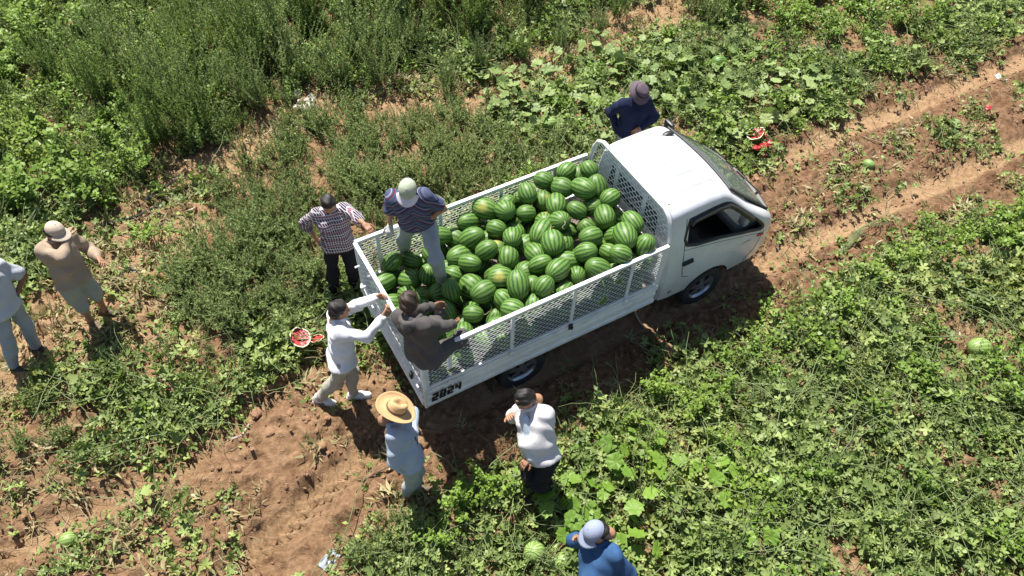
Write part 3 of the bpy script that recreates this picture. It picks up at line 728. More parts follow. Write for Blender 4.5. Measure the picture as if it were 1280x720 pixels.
def cage(M, length, posts, gate=False):
    e = MB(); bx = lambda c, d: e.add([M @ Vector(p) for p in MB().box(c, d, None, .006).v], MB().box(c, d, None, .006).f)
    bx((length / 2, .004, ZT - .018), (length + .03, .045, .042)); o1 = e.build('top_rail', MATS['bed_paint'], truck)
    e = MB(); bx((length / 2, .006, ZP + .024), (length - .02, .03, .04)); e.build('bottom_rail', MATS['bed_paint'], truck)
    for xx in posts:
        e = MB(); bx((xx, .012, (ZT + ZP) / 2 + .0), (.045, .022, ZT - ZP - .05)); e.build('cage_post', MATS['bed_paint'], truck)
    link('wire_mesh', hexmesh(M, .01, length - .01, ZP + .045, ZT - .04), MATS['steel_mesh'], truck)
MN = Matrix.Translation((0.02, -BW, 0)); MF = Matrix.Translation((BL - .01, BW, 0)) @ Matrix.Rotation(math.pi, 4, 'Z'); MR = Matrix.Translation((0, BW - .03, 0)) @ Matrix.Rotation(-math.pi / 2, 4, 'Z')
side_panel('side_board', BL - .03, MN); side_panel('side_board', BL - .03, MF); side_panel('tail_board', 2 * BW - .06, MR)
cage(MN, BL - .03, [.03, .30, 1.05, 1.82, 2.58, BL - .06]); cage(MF, BL - .03, [.03, .45, 1.2, 2.0, 2.78, BL - .06]); cage(MR, 2 * BW - .06, [.025, .55, 1.1, 2 * BW - .085])
for x in (.30, 1.05, 1.82, 2.58):
    lt = MB(); lt.box((x, -BW - .028, ZP + .0), (.05, .02, .09), None, .006); lt.box((x + .012, -BW - .042, ZP - .015), (.02, .02, .05), None, .004); lt.build('latch', MATS['bed_paint' if x != 1.82 else 'chassis_black'], truck)
for y in (-.78, -.60, .40, .72):
    lt = MB(); lt.box((-.035, y, ZP + .01), (.03, .05, .10), None, .006); lt.build('tail_latch', MATS['bed_paint' if y != -.60 else 'chassis_black'], truck)
for y in (.80, .76): pass
for hy, hz in ((.70, 1.40), (.62, 1.12)):
    hk = MB(); hk.tube([(-.02, hy, hz), (-.08, hy, hz)], .012, 6); hk.build('gate_hook', MATS['bed_paint'], truck)
pl_ = MB(); pl_.box((.34, -BW - .010, ZP + .045), (.50, .012, .055), None, .004); pl_.build('side_plate', MATS['bed_paint'], truck)
# corner posts, rear lamp and underrun bar
for s in (-1, 1):
    cp = MB(); cp.box((.012, s * (BW - .004), (ZB + ZT) / 2 - .02), (.036, .036, ZT - ZB - .03), None, .006); cp.build('corner_post', MATS['bed_paint'], truck)
    tl = MB(); tl.box((.05, s * .62, .50), (.05, .26, .10), None, .015); tl.build('tail_light', MATS['amber_red'], truck)
# lettering 2024 as stencilled strokes on the side board
SEG = {'2': 'abged', '0': 'abcdef', '4': 'fgbc'}
def digit(ch, x0, z0, w_, h_):
    d = MB(); t = .030; y = -BW - .0085
    S = {'a': ((0, h_), (w_, h_)), 'g': ((0, h_ / 2), (w_, h_ / 2)), 'd': ((0, 0), (w_, 0)), 'f': ((0, h_ / 2), (0, h_)), 'b': ((w_, h_ / 2), (w_, h_)), 'e': ((0, 0), (0, h_ / 2)), 'c': ((w_, 0), (w_, h_ / 2))}
    for k in SEG[ch]:
        (ax, az), (bx_, bz) = S[k]; hor = az == bz; g = .006
        c = (x0 + (ax + bx_) / 2 + .12 * ((az + bz) / 2), y - (.013 if False else 0), z0 + (az + bz) / 2)
        d.box(c, (abs(bx_ - ax) + (t if hor else 0) - (0 if hor else -t), .004, abs(bz - az) + (t if hor else t - 2 * g)))
    return d
for k, chh_ in enumerate('2024'):
    dg_ = digit(chh_, .085 + k * .092, .722, .045, .115)
    dg_.v = [(x, y - .0155, z) for x, y, z in dg_.v]
    dg_.build('digit', MATS['print_black'], truck, False)
# front guard behind the cab
gd = MB(); U = [(-.80, .80), (-.80, 1.62), (-.77, 1.80), (-.70, 1.95), (-.60, 2.01), (.60, 2.01), (.70, 1.95), (.77, 1.80), (.80, 1.62), (.80, .80)]
gd.tube([(3.095, y, z) for y, z in U], .027, 8); gd.build('guard_frame', MATS['bed_paint'], truck)
MG = Matrix.Translation((3.085, 0, 0)) @ Matrix.Rotation(-math.pi / 2, 4, 'Z')
def gkeep(s, t): return abs(s) < np.interp(t, [.8, 1.62, 1.80, 1.95, 2.01], [.80, .80, .77, .70, .6]) - .01
link('wire_mesh', hexmesh(MG, -.79, .79, ZP, 1.99, .085, .066, .0048, gkeep), MATS['steel_mesh'], truck)
for y in (-.27, .27):
    gp_ = MB(); gp_.box((3.10, y, 1.42), (.02, .05, 1.14)); gp_.build('guard_post', MATS['bed_paint'], truck)
gb = MB(); gb.box((3.105, 0, 1.13), (.02, 1.56, .42)); gb.build('guard_board', MATS['bed_paint'], truck)

# ------------------------------------------------------------------ watermelons
def melon_mat(name, dark, light, yellow=False):
    b = NB(name); v = b.obj(); s = b.n('SeparateXYZ'); b.l(v, s.inputs[0])
    oi = b.n('ObjectInfo').outputs['Random']
    off = b.n('CombineXYZ'); b.l(b.math('MULTIPLY', oi, 37.0), off.inputs[0])
    vv = b.n('VectorMath', operation='ADD'); b.l(v, vv.inputs[0]); b.l(off.outputs[0], vv.inputs[1]); vo = vv.outputs[0]
    ang = b.math('ARCTAN2', s.outputs[1], s.outputs[2])
    jag = b.math('MULTIPLY', b.math('SUBTRACT', b.noise(vo, 34, 5, .75), .5), 5.0)
    wob = b.math('MULTIPLY', b.math('SUBTRACT', b.noise(vo, 7, 2), .5), 1.6)
    st = b.math('SINE', b.math('ADD', b.math('MULTIPLY', ang, 15.0), b.math('ADD', jag, wob)))
    f = b.ramp(b.math('ADD', b.math('MULTIPLY', st, .5), .5), [(.36, (0, 0, 0)), (.78, (1, 1, 1))])
    lt = b.mix(oi, light, tuple(x * .72 for x in light)); lt = b.mix(b.math('MULTIPLY', b.noise(vo, 70, 3), .5), lt, tuple(x * 1.5 for x in light))
    col = b.mix(f, lt, dark)
    if yellow:
        pn = b.noise(v, 9, 2); d = b.n('VectorMath', operation='DISTANCE'); b.l(v, d.inputs[0]); d.inputs[1].default_value = (.03, .04, .125)
        yf = b.ramp(b.math('ADD', d.outputs['Value'], b.math('MULTIPLY', b.math('SUBTRACT', pn, .5), .1)), [(.035, (1, 1, 1)), (.085, (0, 0, 0))])
        col = b.mix(b.math('MULTIPLY', yf, .5), col, (.50, .42, .10))
    dirt = b.ramp(b.noise(vo, 12, 5, .7), [(.62, (0, 0, 0)), (.78, (1, 1, 1))])
    col = b.mix(b.math('MULTIPLY', dirt, .35), col, (.36, .29, .18))
    b.set(col, .48, 0, .4); b.bump(b.noise(vo, 45, 3), .08, .004)
    return b.m
melon_mat('melon_rind', (.032, .094, .017), (.118, .208, .040)); melon_mat('melon_rind_yellow', (.034, .096, .017), (.122, .210, .040), True); melon_mat('melon_pale', (.13, .22, .055), (.25, .34, .10))
def melon_mesh(seed, a=.152, b=.126):
    rnd = random.Random(seed); v = []; f = []; nu, nv = 20, 13
    c1, c2, c3 = rnd.uniform(-.05, .05), rnd.uniform(-.04, .04), rnd.uniform(-.04, .04)
    v.append((a, 0, 0))
    for i in range(1, nv):
        t = math.pi * i / nv; x = math.cos(t); r = math.sin(t) ** .92
        for j in range(nu):
            p = 2 * math.pi * j / nu; k = 1 + c1 * x + .012 * math.sin(3 * p + seed)
            v.append((a * x, b * r * math.cos(p) * k * (1 + c2), b * r * math.sin(p) * k * (1 + c3)))
    v.append((-a, 0, 0)); n = len(v) - 1
    for j in range(nu): f.append((0, 1 + j, 1 + (j + 1) % nu)); f.append((n, n - nu + (j + 1) % nu, n - nu + j))
    for i in range(nv - 2):
        for j in range(nu): f.append((1 + i * nu + j, 1 + (i + 1) * nu + j, 1 + (i + 1) * nu + (j + 1) % nu, 1 + i * nu + (j + 1) % nu))
    return pydata('watermelon', v, f)
def stalk_mesh(seed):
    rnd = random.Random(seed); m_ = MB(); p = Vector((.148, 0, 0)); d = Vector((1, 0, .2)); pts = [p]
    for i in range(7):
        d = (d + Vector((rnd.gauss(0, .5), rnd.gauss(0, .6), rnd.gauss(0, .5)))).normalized(); p = p + d * rnd.uniform(.018, .035); pts.append(p)
    m_.tube(pts, .0045, 4, True, .002); return m_.mesh('stalk', True)
MEL = [melon_mesh(i, *ab) for i, ab in enumerate([(.155, .128), (.148, .130), (.165, .126), (.142, .126), (.172, .132)])]
MELY = [me.copy() for me in MEL[:3]]; MELP = [me.copy() for me in MEL[:2]]
for me in MEL: me.materials.append(MATS['melon_rind'])
for me in MELY: me.materials.append(MATS['melon_rind_yellow'])
for me in MELP: me.materials.append(MATS['melon_pale'])
STK = [stalk_mesh(i) for i in range(6)]
for me in STK: me.materials.append(MATS['stem_dry'])
def melon(me, loc, rot, sc=1.0, stalk=None):
    o = link('watermelon', me); o.location = loc; o.rotation_euler = rot; o.scale = (sc,) * 3
    if stalk is not None: c = link('stalk', STK[stalk], None, o)
    return o
def heap_top(x, y):
    t = np.interp(x, [0, .45, .9, 1.4, 2.0, 2.6, 3.1], [1.22, 1.30, 1.46, 1.60, 1.66, 1.70, 1.70])
    return t + .05 * max(0, -y - .3) / .4 + (.10 if (x > 2.3 and y > .3) else 0)
HEAP = []
def fill_heap():
    g = np.random.default_rng(5); rr = .129
    cand = np.stack([g.uniform(.17, BL - .17, 5200), g.uniform(-.725, .725, 5200)], 1); sz = g.uniform(.78, 1.06, 5200)
    P = np.zeros((0, 3)); z = np.full(len(cand), .765 + rr); alive = np.ones(len(cand), bool)
    lim = np.array([heap_top(*c) for c in cand]) - rr * .2
    placed = []
    while True:
        score = z + g.random(len(z)) * .015
        score[~alive] = 99; i = int(np.argmin(score))
        if score[i] > 98 or len(placed) > 520: break
        if z[i] > lim[i]: alive[i] = False; continue
        p = np.array([cand[i, 0], cand[i, 1], z[i]]); placed.append((p, sz[i])); alive[i] = False
        d2 = ((cand - p[:2]) ** 2).sum(1); R2 = (2 * rr * .93) ** 2; k = d2 < R2
        z[k] = np.maximum(z[k], p[2] + np.sqrt(R2 - d2[k]))
    return placed
FOOT_CLEAR = []
def build_heap():
    placed = fill_heap(); g = random.Random(3); vis = 0
    for i, (p, s) in enumerate(placed):
        covered = 0
        for q, _ in placed:
            if q[2] > p[2] + .1 and np.hypot(q[0] - p[0], q[1] - p[1]) < .22: covered += 1
        edge = p[1] < -.5 or p[0] < .35
        if covered >= 4 and not edge: continue
        yl = g.random() < .08; me = g.choice(MELY if yl else MEL)
        rot = (g.uniform(0, 6.28) if not yl else g.uniform(-.7, .5), g.gauss(0, .45), g.uniform(0, 6.28))
        o = melon(me, tuple(T(*p)), rot, s, g.randrange(6) if g.random() < .45 else None)
        if yl: tag(o, 'watermelon with a yellow ground spot in the heap on the truck', 'watermelon', 'yellow spotted watermelons in the truck heap')
        else: tag(o, 'striped dark green watermelon in the heap on the truck bed', 'watermelon', 'watermelons heaped on the truck bed')
        HEAP.append(p); vis += 1
    print('heap melons', vis, len(placed))
build_heap()

# ------------------------------------------------------------------ people: smooth implicit surfaces turned into one skin
def surface_net(d, org, h):
    """naive surface nets on a grid of distances d"""
    s = d < 0; nx, ny, nz = d.shape
    c = np.zeros((nx - 1, ny - 1, nz - 1), np.int32)
    for i in (0, 1):
        for j in (0, 1):
            for k in (0, 1): c += s[i:nx - 1 + i, j:ny - 1 + j, k:nz - 1 + k]
    act = (c > 0) & (c < 8); idx = np.full(act.shape, -1, np.int64); I = np.argwhere(act); idx[act] = np.arange(len(I))
    acc = np.zeros((len(I), 3)); cnt = np.zeros(len(I))
    corners = [(i, j, k) for i in (0, 1) for j in (0, 1) for k in (0, 1)]
    for a in corners:
        for ax in range(3):
            if a[ax]: continue
            b = list(a); b[ax] = 1
            da = d[I[:, 0] + a[0], I[:, 1] + a[1], I[:, 2] + a[2]]; db = d[I[:, 0] + b[0], I[:, 1] + b[1], I[:, 2] + b[2]]
            x = (da < 0) != (db < 0); t = np.where(x, da / np.where(x, da - db, 1), 0)
            p = np.array(a, float)[None] + np.zeros((len(I), 3)); p[:, ax] += t
            acc[x] += p[x]; cnt[x] += 1
    v = (I + acc / np.maximum(cnt, 1)[:, None]) * h + org
    Q = []
    for ax in range(3):
        sl0 = [slice(None)] * 3; sl1 = [slice(None)] * 3; sl0[ax] = slice(0, -1); sl1[ax] = slice(1, None)
        ch = s[tuple(sl0)] != s[tuple(sl1)]; E = np.argwhere(ch); b1, b2 = [(1, 2), (2, 0), (0, 1)][ax]
        ok = (E[:, b1] > 0) & (E[:, b2] > 0) & (E[:, b1] < d.shape[b1] - 1) & (E[:, b2] < d.shape[b2] - 1); E = E[ok]
        def g(o1, o2):
            e = E.copy(); e[:, b1] -= o1; e[:, b2] -= o2; return idx[e[:, 0], e[:, 1], e[:, 2]]
        q = np.stack([g(1, 1), g(0, 1), g(0, 0), g(1, 0)], 1); fl = ~s[E[:, 0], E[:, 1], E[:, 2]]; q[fl] = q[fl][:, ::-1]; Q.append(q)
    return v, np.concatenate(Q)
class Field:
    def __init__(s, h, k=.03): s.h = h; s.k = k; s.p = []; s.cuts = []
    def cap(s, a, b, r1, r2=None, k=None): s.p.append((np.array(a, float), np.array(b, float), r1, r1 if r2 is None else r2, s.k if k is None else k, None)); return s
    def ell(s, c, rad, rot=None, k=None): s.p.append((np.array(c, float), rot, np.array(rad, float), None, s.k if k is None else k, 'e')); return s
    def cut(s, p, n, rad=None, now=False):      # remove the side n points to, all over or within rad of p; now: before what is added later
        c = (np.array(p, float), np.array(n, float) / np.linalg.norm(n), rad)
        (s.p.append((c, None, None, None, 0, 'c')) if now else s.cuts.append(c)); return s
    def mesh(s, wrinkle=0.0, wf=30.0, seed=0):
        lo = np.full(3, 9e9); hi = -lo
        def docut(d, c):
            p, nn, rad = c; X, Y, Z = np.meshgrid(*ax, indexing='ij')
            q = ((X - p[0]) * nn[0] + (Y - p[1]) * nn[1] + (Z - p[2]) * nn[2])
            if rad: q = np.minimum(q, rad - np.sqrt((X - p[0]) ** 2 + (Y - p[1]) ** 2 + (Z - p[2]) ** 2))
            return np.maximum(d, q.astype(np.float32))
        for a, b, r1, r2, k, t in s.p:
            if t == 'c': continue
            if t == 'e': m_ = max(r1); lo = np.minimum(lo, a - m_); hi = np.maximum(hi, a + m_)
            else: m_ = max(r1, r2); lo = np.minimum(lo, np.minimum(a, b) - m_); hi = np.maximum(hi, np.maximum(a, b) + m_)
        lo -= 3 * s.h; hi += 3 * s.h; n = np.ceil((hi - lo) / s.h).astype(int) + 1
        d = np.full(n, 1.0, np.float32); ax = [lo[i] + np.arange(n[i]) * s.h for i in range(3)]
        for a, b, r1, r2, k, t in s.p:
            if t == 'c': d = docut(d, a); continue
            m_ = max(r1) if t == 'e' else max(r1, r2); pad = m_ + k + 2 * s.h + .02
            l2 = (a if t == 'e' else np.minimum(a, b)) - pad; h2 = (a if t == 'e' else np.maximum(a, b)) + pad
            i0 = np.maximum(0, ((l2 - lo) / s.h).astype(int)); i1 = np.minimum(n, ((h2 - lo) / s.h).astype(int) + 2)
            sl = tuple(slice(i0[q], i1[q]) for q in range(3)); X, Y, Z = np.meshgrid(*[ax[q][sl[q]] for q in range(3)], indexing='ij')
            P = np.stack([X, Y, Z], -1)
            if t == 'e':
                L = P - a; L = L @ b if b is not None else L
                q = L / r1; m1 = np.sqrt((q ** 2).sum(-1)); m2 = np.sqrt(((L / r1 ** 2) ** 2).sum(-1)); dd = m1 * (m1 - 1) / np.maximum(m2, 1e-6)
            else:
                ab = b - a; tt = np.clip(((P - a) @ ab) / max(ab @ ab, 1e-9), 0, 1); dd = np.linalg.norm(P - a - tt[..., None] * ab, axis=-1) - (r1 + (r2 - r1) * tt)
            o = d[sl]; hh = np.maximum(k - np.abs(o - dd), 0) / max(k, 1e-6); d[sl] = np.minimum(o, dd) - hh * hh * k * .25
        if wrinkle:
            X, Y, Z = np.meshgrid(*ax, indexing='ij'); g = np.random.default_rng(seed)
            wv = 0
            for i in range(5):
                q = g.normal(size=3); q[2] *= 1.6; q /= np.linalg.norm(q); f = wf * g.uniform(.5, 1.5); q2 = g.normal(size=3) * 9
                wv = wv + np.sin(f * (X * q[0] + Y * q[1] + Z * q[2]) + 1.8 * np.sin(X * q2[0] + Y * q2[1] + Z * q2[2]) + g.uniform(0, 6))
            d += (wrinkle * wv / 2.2).astype(np.float32)
        for c in s.cuts: d = docut(d, c)
        return surface_net(d, lo, s.h)
def joinv(parts):
    V = []; Q = []; M_ = []; b = 0
    for v, q, mi in parts: V.append(v); Q.append(q + b); M_.append(np.full(len(q), mi) if np.isscalar(mi) else mi); b += len(v)
    return np.concatenate(V), np.concatenate(Q), np.concatenate(M_)
def unit(v): v = np.asarray(v, float); return v / max(np.linalg.norm(v), 1e-9)
def ik(a, t, l1, l2, pole):
    d = t - a; D = np.linalg.norm(d); D = min(D, (l1 + l2) * .995); u = unit(d); t = a + u * D
    x = (l1 * l1 - l2 * l2 + D * D) / (2 * D); hh = math.sqrt(max(l1 * l1 - x * x, 0)); pp = pole - u * (pole @ u); pp = unit(pp)
    return a + u * x + pp * hh, t
def rot_axis(u, a): return np.array(Matrix.Rotation(a, 3, Vector(u)))

def skin_mat(name, c):
    b = NB(name); v = b.obj(); col = b.ramp(b.noise(v, 14, 4), [(.3, tuple(x * .85 for x in c)), (.7, tuple(min(1, x * 1.12) for x in c))])
    b.set(col, .5, 0, .35); b.b.inputs['Subsurface Weight'].default_value = .05; return b.m
skin_mat('skin', (.36, .19, .115)); skin_mat('skin_dark', (.23, .115, .07))
simple('eye_dark', (.02, .016, .014), .3); simple('lip', (.26, .10, .08), .5)
def hair_mat(name, c):
    b = NB(name); v = b.obj(); n = b.noise(v, 120, 4, .7); b.set(b.ramp(n, [(.3, tuple(x * .5 for x in c)), (.75, tuple(x * 2.2 for x in c))]), .55, 0, .4); b.bump(n, .5, .006); return b.m
hair_mat('hair_black', (.012, .010, .009)); hair_mat('hair_brown', (.028, .018, .012))
def cloth(name, c, var=.1, rough=.85):
    b = NB(name); v = b.obj(); n = b.noise(v, 5, 5, .6); w1 = b.n('TexWave', {'Scale': 220.0, 'Distortion': 1.0}); b.l(v, w1.inputs[0])
    b.set(b.ramp(n, [(.3, tuple(x * (1 - var) for x in c)), (.7, tuple(min(1, x * (1 + var)) for x in c))]), rough, 0, .2)
    b.bump(b.math('ADD', b.math('MULTIPLY', w1.outputs['Fac'], .15), b.noise(v, 18, 4, .6, .8)), .4, .014); return b.m
def plaid_mat():
    b = NB('plaid'); v = b.obj(); s = b.n('SeparateXYZ'); b.l(v, s.inputs[0])
    def line(sock, f, th): return b.math('GREATER_THAN', b.math('SINE', b.math('MULTIPLY', sock, f)), th)
    hx = b.math('ADD', s.outputs[0], b.math('MULTIPLY', s.outputs[1], 1.0))
    l1 = line(s.outputs[2], 180, .68); l2 = line(hx, 180, .68); f = b.math('MAXIMUM', l1, l2)
    col = b.mix(f, (.040, .026, .045), (.50, .47, .50)); l3 = line(s.outputs[2], 63, .9); col = b.mix(l3, col, (.25, .12, .16))
    b.set(col, .85, 0, .2); b.bump(b.noise(v, 22, 4), .35, .012)
def stripe_mat():
    b = NB('striped'); v = b.obj(); s = b.n('SeparateXYZ'); b.l(v, s.inputs[0])
    z = b.math('ADD', s.outputs[2], b.math('MULTIPLY', b.math('ABSOLUTE', s.outputs[0]), .75))
    t = b.math('FRACT', b.math('ADD', b.math('MULTIPLY', z, 8.3), .35))
    col = b.ramp(t, [(0, (.060, .072, .13)), (.30, (.09, .018, .03)), (.42, (.065, .078, .14)), (.50, (.24, .25, .34)), (.56, (.06, .072, .13)), (.72, (.02, .02, .04)), (.80, (.085, .10, .175))], 'CONSTANT')
    b.set(col, .85, 0, .2); b.bump(b.noise(v, 22, 4), .35, .012)
plaid_mat(); stripe_mat()
cloth('cloth_white', (.72, .73, .76)); cloth('cloth_offwhite', (.62, .60, .60)); cloth('cloth_beige', (.36, .275, .20)); cloth('cloth_khaki', (.34, .34, .30)); cloth('cloth_sand', (.40, .37, .31)); cloth('cloth_greyblue', (.36, .42, .50)); cloth('cloth_grey', (.35, .37, .38)); cloth('cloth_greygreen', (.32, .36, .35))
cloth('cloth_black', (.014, .014, .018), .3); cloth('cloth_navy', (.014, .020, .055), .3); cloth('cloth_charcoal', (.085, .078, .075), .15); cloth('cloth_blue', (.036, .092, .205), .25); cloth('cloth_lightgrey', (.50, .53, .58)); cloth('cloth_paleblue', (.50, .60, .68)); cloth('cloth_teal', (.08, .12, .115), .2)
cloth('straw', (.52, .34, .17), .15); cloth('cap_beige', (.52, .42, .33)); cloth('cap_green', (.40, .46, .34)); cloth('cap_white', (.66, .66, .70)); cloth('cap_bluegrey', (.27, .31, .42)); cloth('hat_mauve', (.12, .09, .11)); cloth('hat_dark', (.03, .026, .036))
simple('shoe_white', (.68, .67, .65), .6); simple('shoe_brown', (.12, .085, .055), .7); simple('shoe_dark', (.04, .033, .03), .7); simple('shoe_grey', (.28, .27, .25), .7); simple('phone_black', (.012, .012, .014), .15); simple('glove_grey', (.42, .44, .40), .8); simple('glove_green', (.05, .085, .08), .8)

def hand_mesh(wr, d, palm, side, curl=.5, grip=False):
    """palm and five bent fingers; d: direction of the hand, palm: where the palm faces, side +1 left / -1 right"""
    d = unit(d); palm = unit(palm - d * (palm @ d)); x = np.cross(d, palm) * side     # x points to the thumb
    F = Field(.0062, .012)
    F.cap(wr - d * .03, wr + d * .02, .027, .026)
    for o in (-.026, -.009, .009, .026): F.cap(wr + d * .02 + x * o * .7, wr + d * .085 + x * o, .0165, .0140)
    for o, ln in ((.031, .070), (.0105, .080), (-.0105, .074), (-.031, .058)):
        p = wr + d * .088 + x * o; a = curl * .55; q = d
        for k, fr in enumerate((.45, .32, .23)):
            q = unit(d * math.cos(a) + palm * math.sin(a) + x * o * 1.2); e = p + q * ln * fr * 1.15; F.cap(p, e, .0098 - .001 * k, .0090 - .001 * k, .004); p = e; a += curl * .75
    p = wr + d * .025 + x * .026; q = unit(d * .65 + x * .75 + palm * .3)
    for k, l in enumerate((.042, .034, .026)):
        e = p + q * l; F.cap(p, e, .0135 - .0015 * k, .0120 - .0015 * k, .006); p = e; q = unit(q + d * .35 - x * .25 + palm * .25 * curl)
    return F.mesh()
def head_mesh(c, fw_, up_):
    """head with brow, nose, lips, ears and jaw; returns verts, quads, material index per quad"""
    f = unit(fw_); u = unit(up_ - f * (np.asarray(up_) @ f)); l = np.cross(u, f); B = np.stack([f, l, u], 1)
    G = lambda x, y, z: c + B @ np.array([x, y, z])
    F = Field(.0075, .025)
    F.ell(G(-.012, 0, .025), (.098, .076, .092), B); F.ell(G(.022, 0, -.045), (.066, .060, .075), B); F.cap(G(.062, -.012, -.088), G(.062, .012, -.088), .024)
    F.cap(G(.070, -.030, .018), G(.070, .030, .018), .018); F.cap(G(.084, 0, .010), G(.104, 0, -.028), .009, .014, .012)
    F.cap(G(.096, -.010, -.032), G(.096, .010, -.032), .009, .009, .01); F.cap(G(.078, -.018, -.060), G(.078, .018, -.060), .011, .011, .01)
    for s in (-1, 1):
        F.ell(G(-.008, s * .080, -.005), (.020, .009, .032), B, .006); F.cap(G(.055, s * .045, -.02), G(.06, s * .04, -.03), .018)
    F.cap(G(-.02, 0, -.06), G(-.045, 0, -.16), .056, .058)
    v, q = F.mesh(); L = (v - c) @ B; mi = np.zeros(len(q), int); ct = L[q].mean(1)
    for s in (-1, 1): mi[((np.abs(ct[:, 1] - s * .032) < .014) & (np.abs(ct[:, 2] - .0) < .008) & (ct[:, 0] > .05))] = 1; mi[((np.abs(ct[:, 1] - s * .034) < .021) & (np.abs(ct[:, 2] - .022) < .006) & (ct[:, 0] > .05))] = 1
    mi[(np.abs(ct[:, 1]) < .026) & (np.abs(ct[:, 2] + .062) < .008) & (ct[:, 0] > .07)] = 2
    return v, q, mi, B
def dome(B, c, r, z0, squash=1.0, n=24, m_=8, rx=None):
    """half ellipsoid crown in the head frame"""
    v = []; f = []
    for i in range(m_ + 1):
        a = math.pi / 2 * i / m_
        for j in range(n):
            t = 2 * math.pi * j / n; v.append(c + B @ np.array([-.012 + (rx or r) * math.cos(t) * math.cos(a), r * .86 * math.sin(t) * math.cos(a), z0 + r * squash * math.sin(a)]))
    for i in range(m_):
        for j in range(n): f.append((i * n + j, i * n + (j + 1) % n, (i + 1) * n + (j + 1) % n, (i + 1) * n + j))
    return v, f
def add_hat(kind, c, B, parent, mats, org):
    L = lambda pts: [tuple(np.array(p) - org) for p in pts]
    if kind == 'cap':
        v, f = dome(B, c, .108, .035, .88); crown = link('hat_crown', pydata('hat_crown', L(v), f), MATS[mats[0]], parent)
        v = []; f = []
        for i in range(6):
            for j in range(13):
                a = (-1 + j / 6) * 1.15; r = .098 + (.085 * math.cos(a * .9)) * i / 5
                v.append(c + B @ np.array([-.012 + r * math.cos(a) * 1.02, r * .86 * math.sin(a), .040 - .012 * i / 5 - .03 * (abs(a) / 1.15) ** 2 * i / 5]))
        f = [(i * 13 + j, i * 13 + j + 1, (i + 1) * 13 + j + 1, (i + 1) * 13 + j) for i in range(5) for j in range(12)]
        o = link('hat_brim', pydata('hat_brim', L(v), f), MATS[mats[1]], parent); sm_ = o.modifiers.new('t', 'SOLIDIFY'); sm_.thickness = .004
        bt = MB(); bt.lathe([(0, .006), (.008, .004), (.009, 0)], 10); p0 = c + B @ np.array([-.012, 0, .129]) - org; bt.v = [tuple(p0 + B @ np.array(q)) for q in bt.v]; bt.build('hat_button', MATS[mats[0]], parent)
    else:
        if kind == 'straw': prof = [(.0, .095), (.035, .112), (.060, .118), (.080, .105), (.090, .07), (.098, .025), (.105, .018), (.15, .012), (.185, .016), (.200, .026), (.202, .022), (.186, .010), (.15, .006), (.10, .008)]
        else: prof = [(.0, .100), (.05, .101), (.080, .094), (.092, .075), (.100, .02), (.104, .012), (.135, -.014), (.160, -.036), (.161, -.040), (.13, -.020), (.10, .0)]
        n = 36; v = []; 
        for (r, z) in prof:
            for j in range(n):
                t = 2 * math.pi * j / n; zz = z + .035; rr = r
                if kind == 'straw':
                    if r > .14: zz += .016 * math.cos(2 * t) * -1 * (r - .12) / .08
                    if r < .07: zz -= .022 * math.exp(-((r * math.sin(t)) / .022) ** 2) * (1 if r > .01 else 1)
                elif r > .11: zz += .008 * math.sin(3 * t)
                v.append(c + B @ np.array([-.012 + rr * math.cos(t) * 1.04, rr * .9 * math.sin(t), zz]))
        f = [(i * n + j, i * n + (j + 1) % n, (i + 1) * n + (j + 1) % n, (i + 1) * n + j) for i in range(len(prof) - 1) for j in range(n)]
        link('hat_crown', pydata('hat_crown', L(v), f), MATS[mats[0]], parent)
        bd = MB(); bd.lathe([(.101, .024), (.104, .032), (.100, .046), (.097, .05)] if kind == 'straw' else [(.1015, .022), (.1035, .03), (.100, .05), (.097, .055)], 36)
        bd.v = [tuple(c + B @ np.array([-.012 + q[0] * 1.04, q[1] * .9, q[2] + .035 - (.008 if kind == 'straw' else 0)]) - org) for q in bd.v]; bd.build('hat_band', MATS[mats[1]], parent)

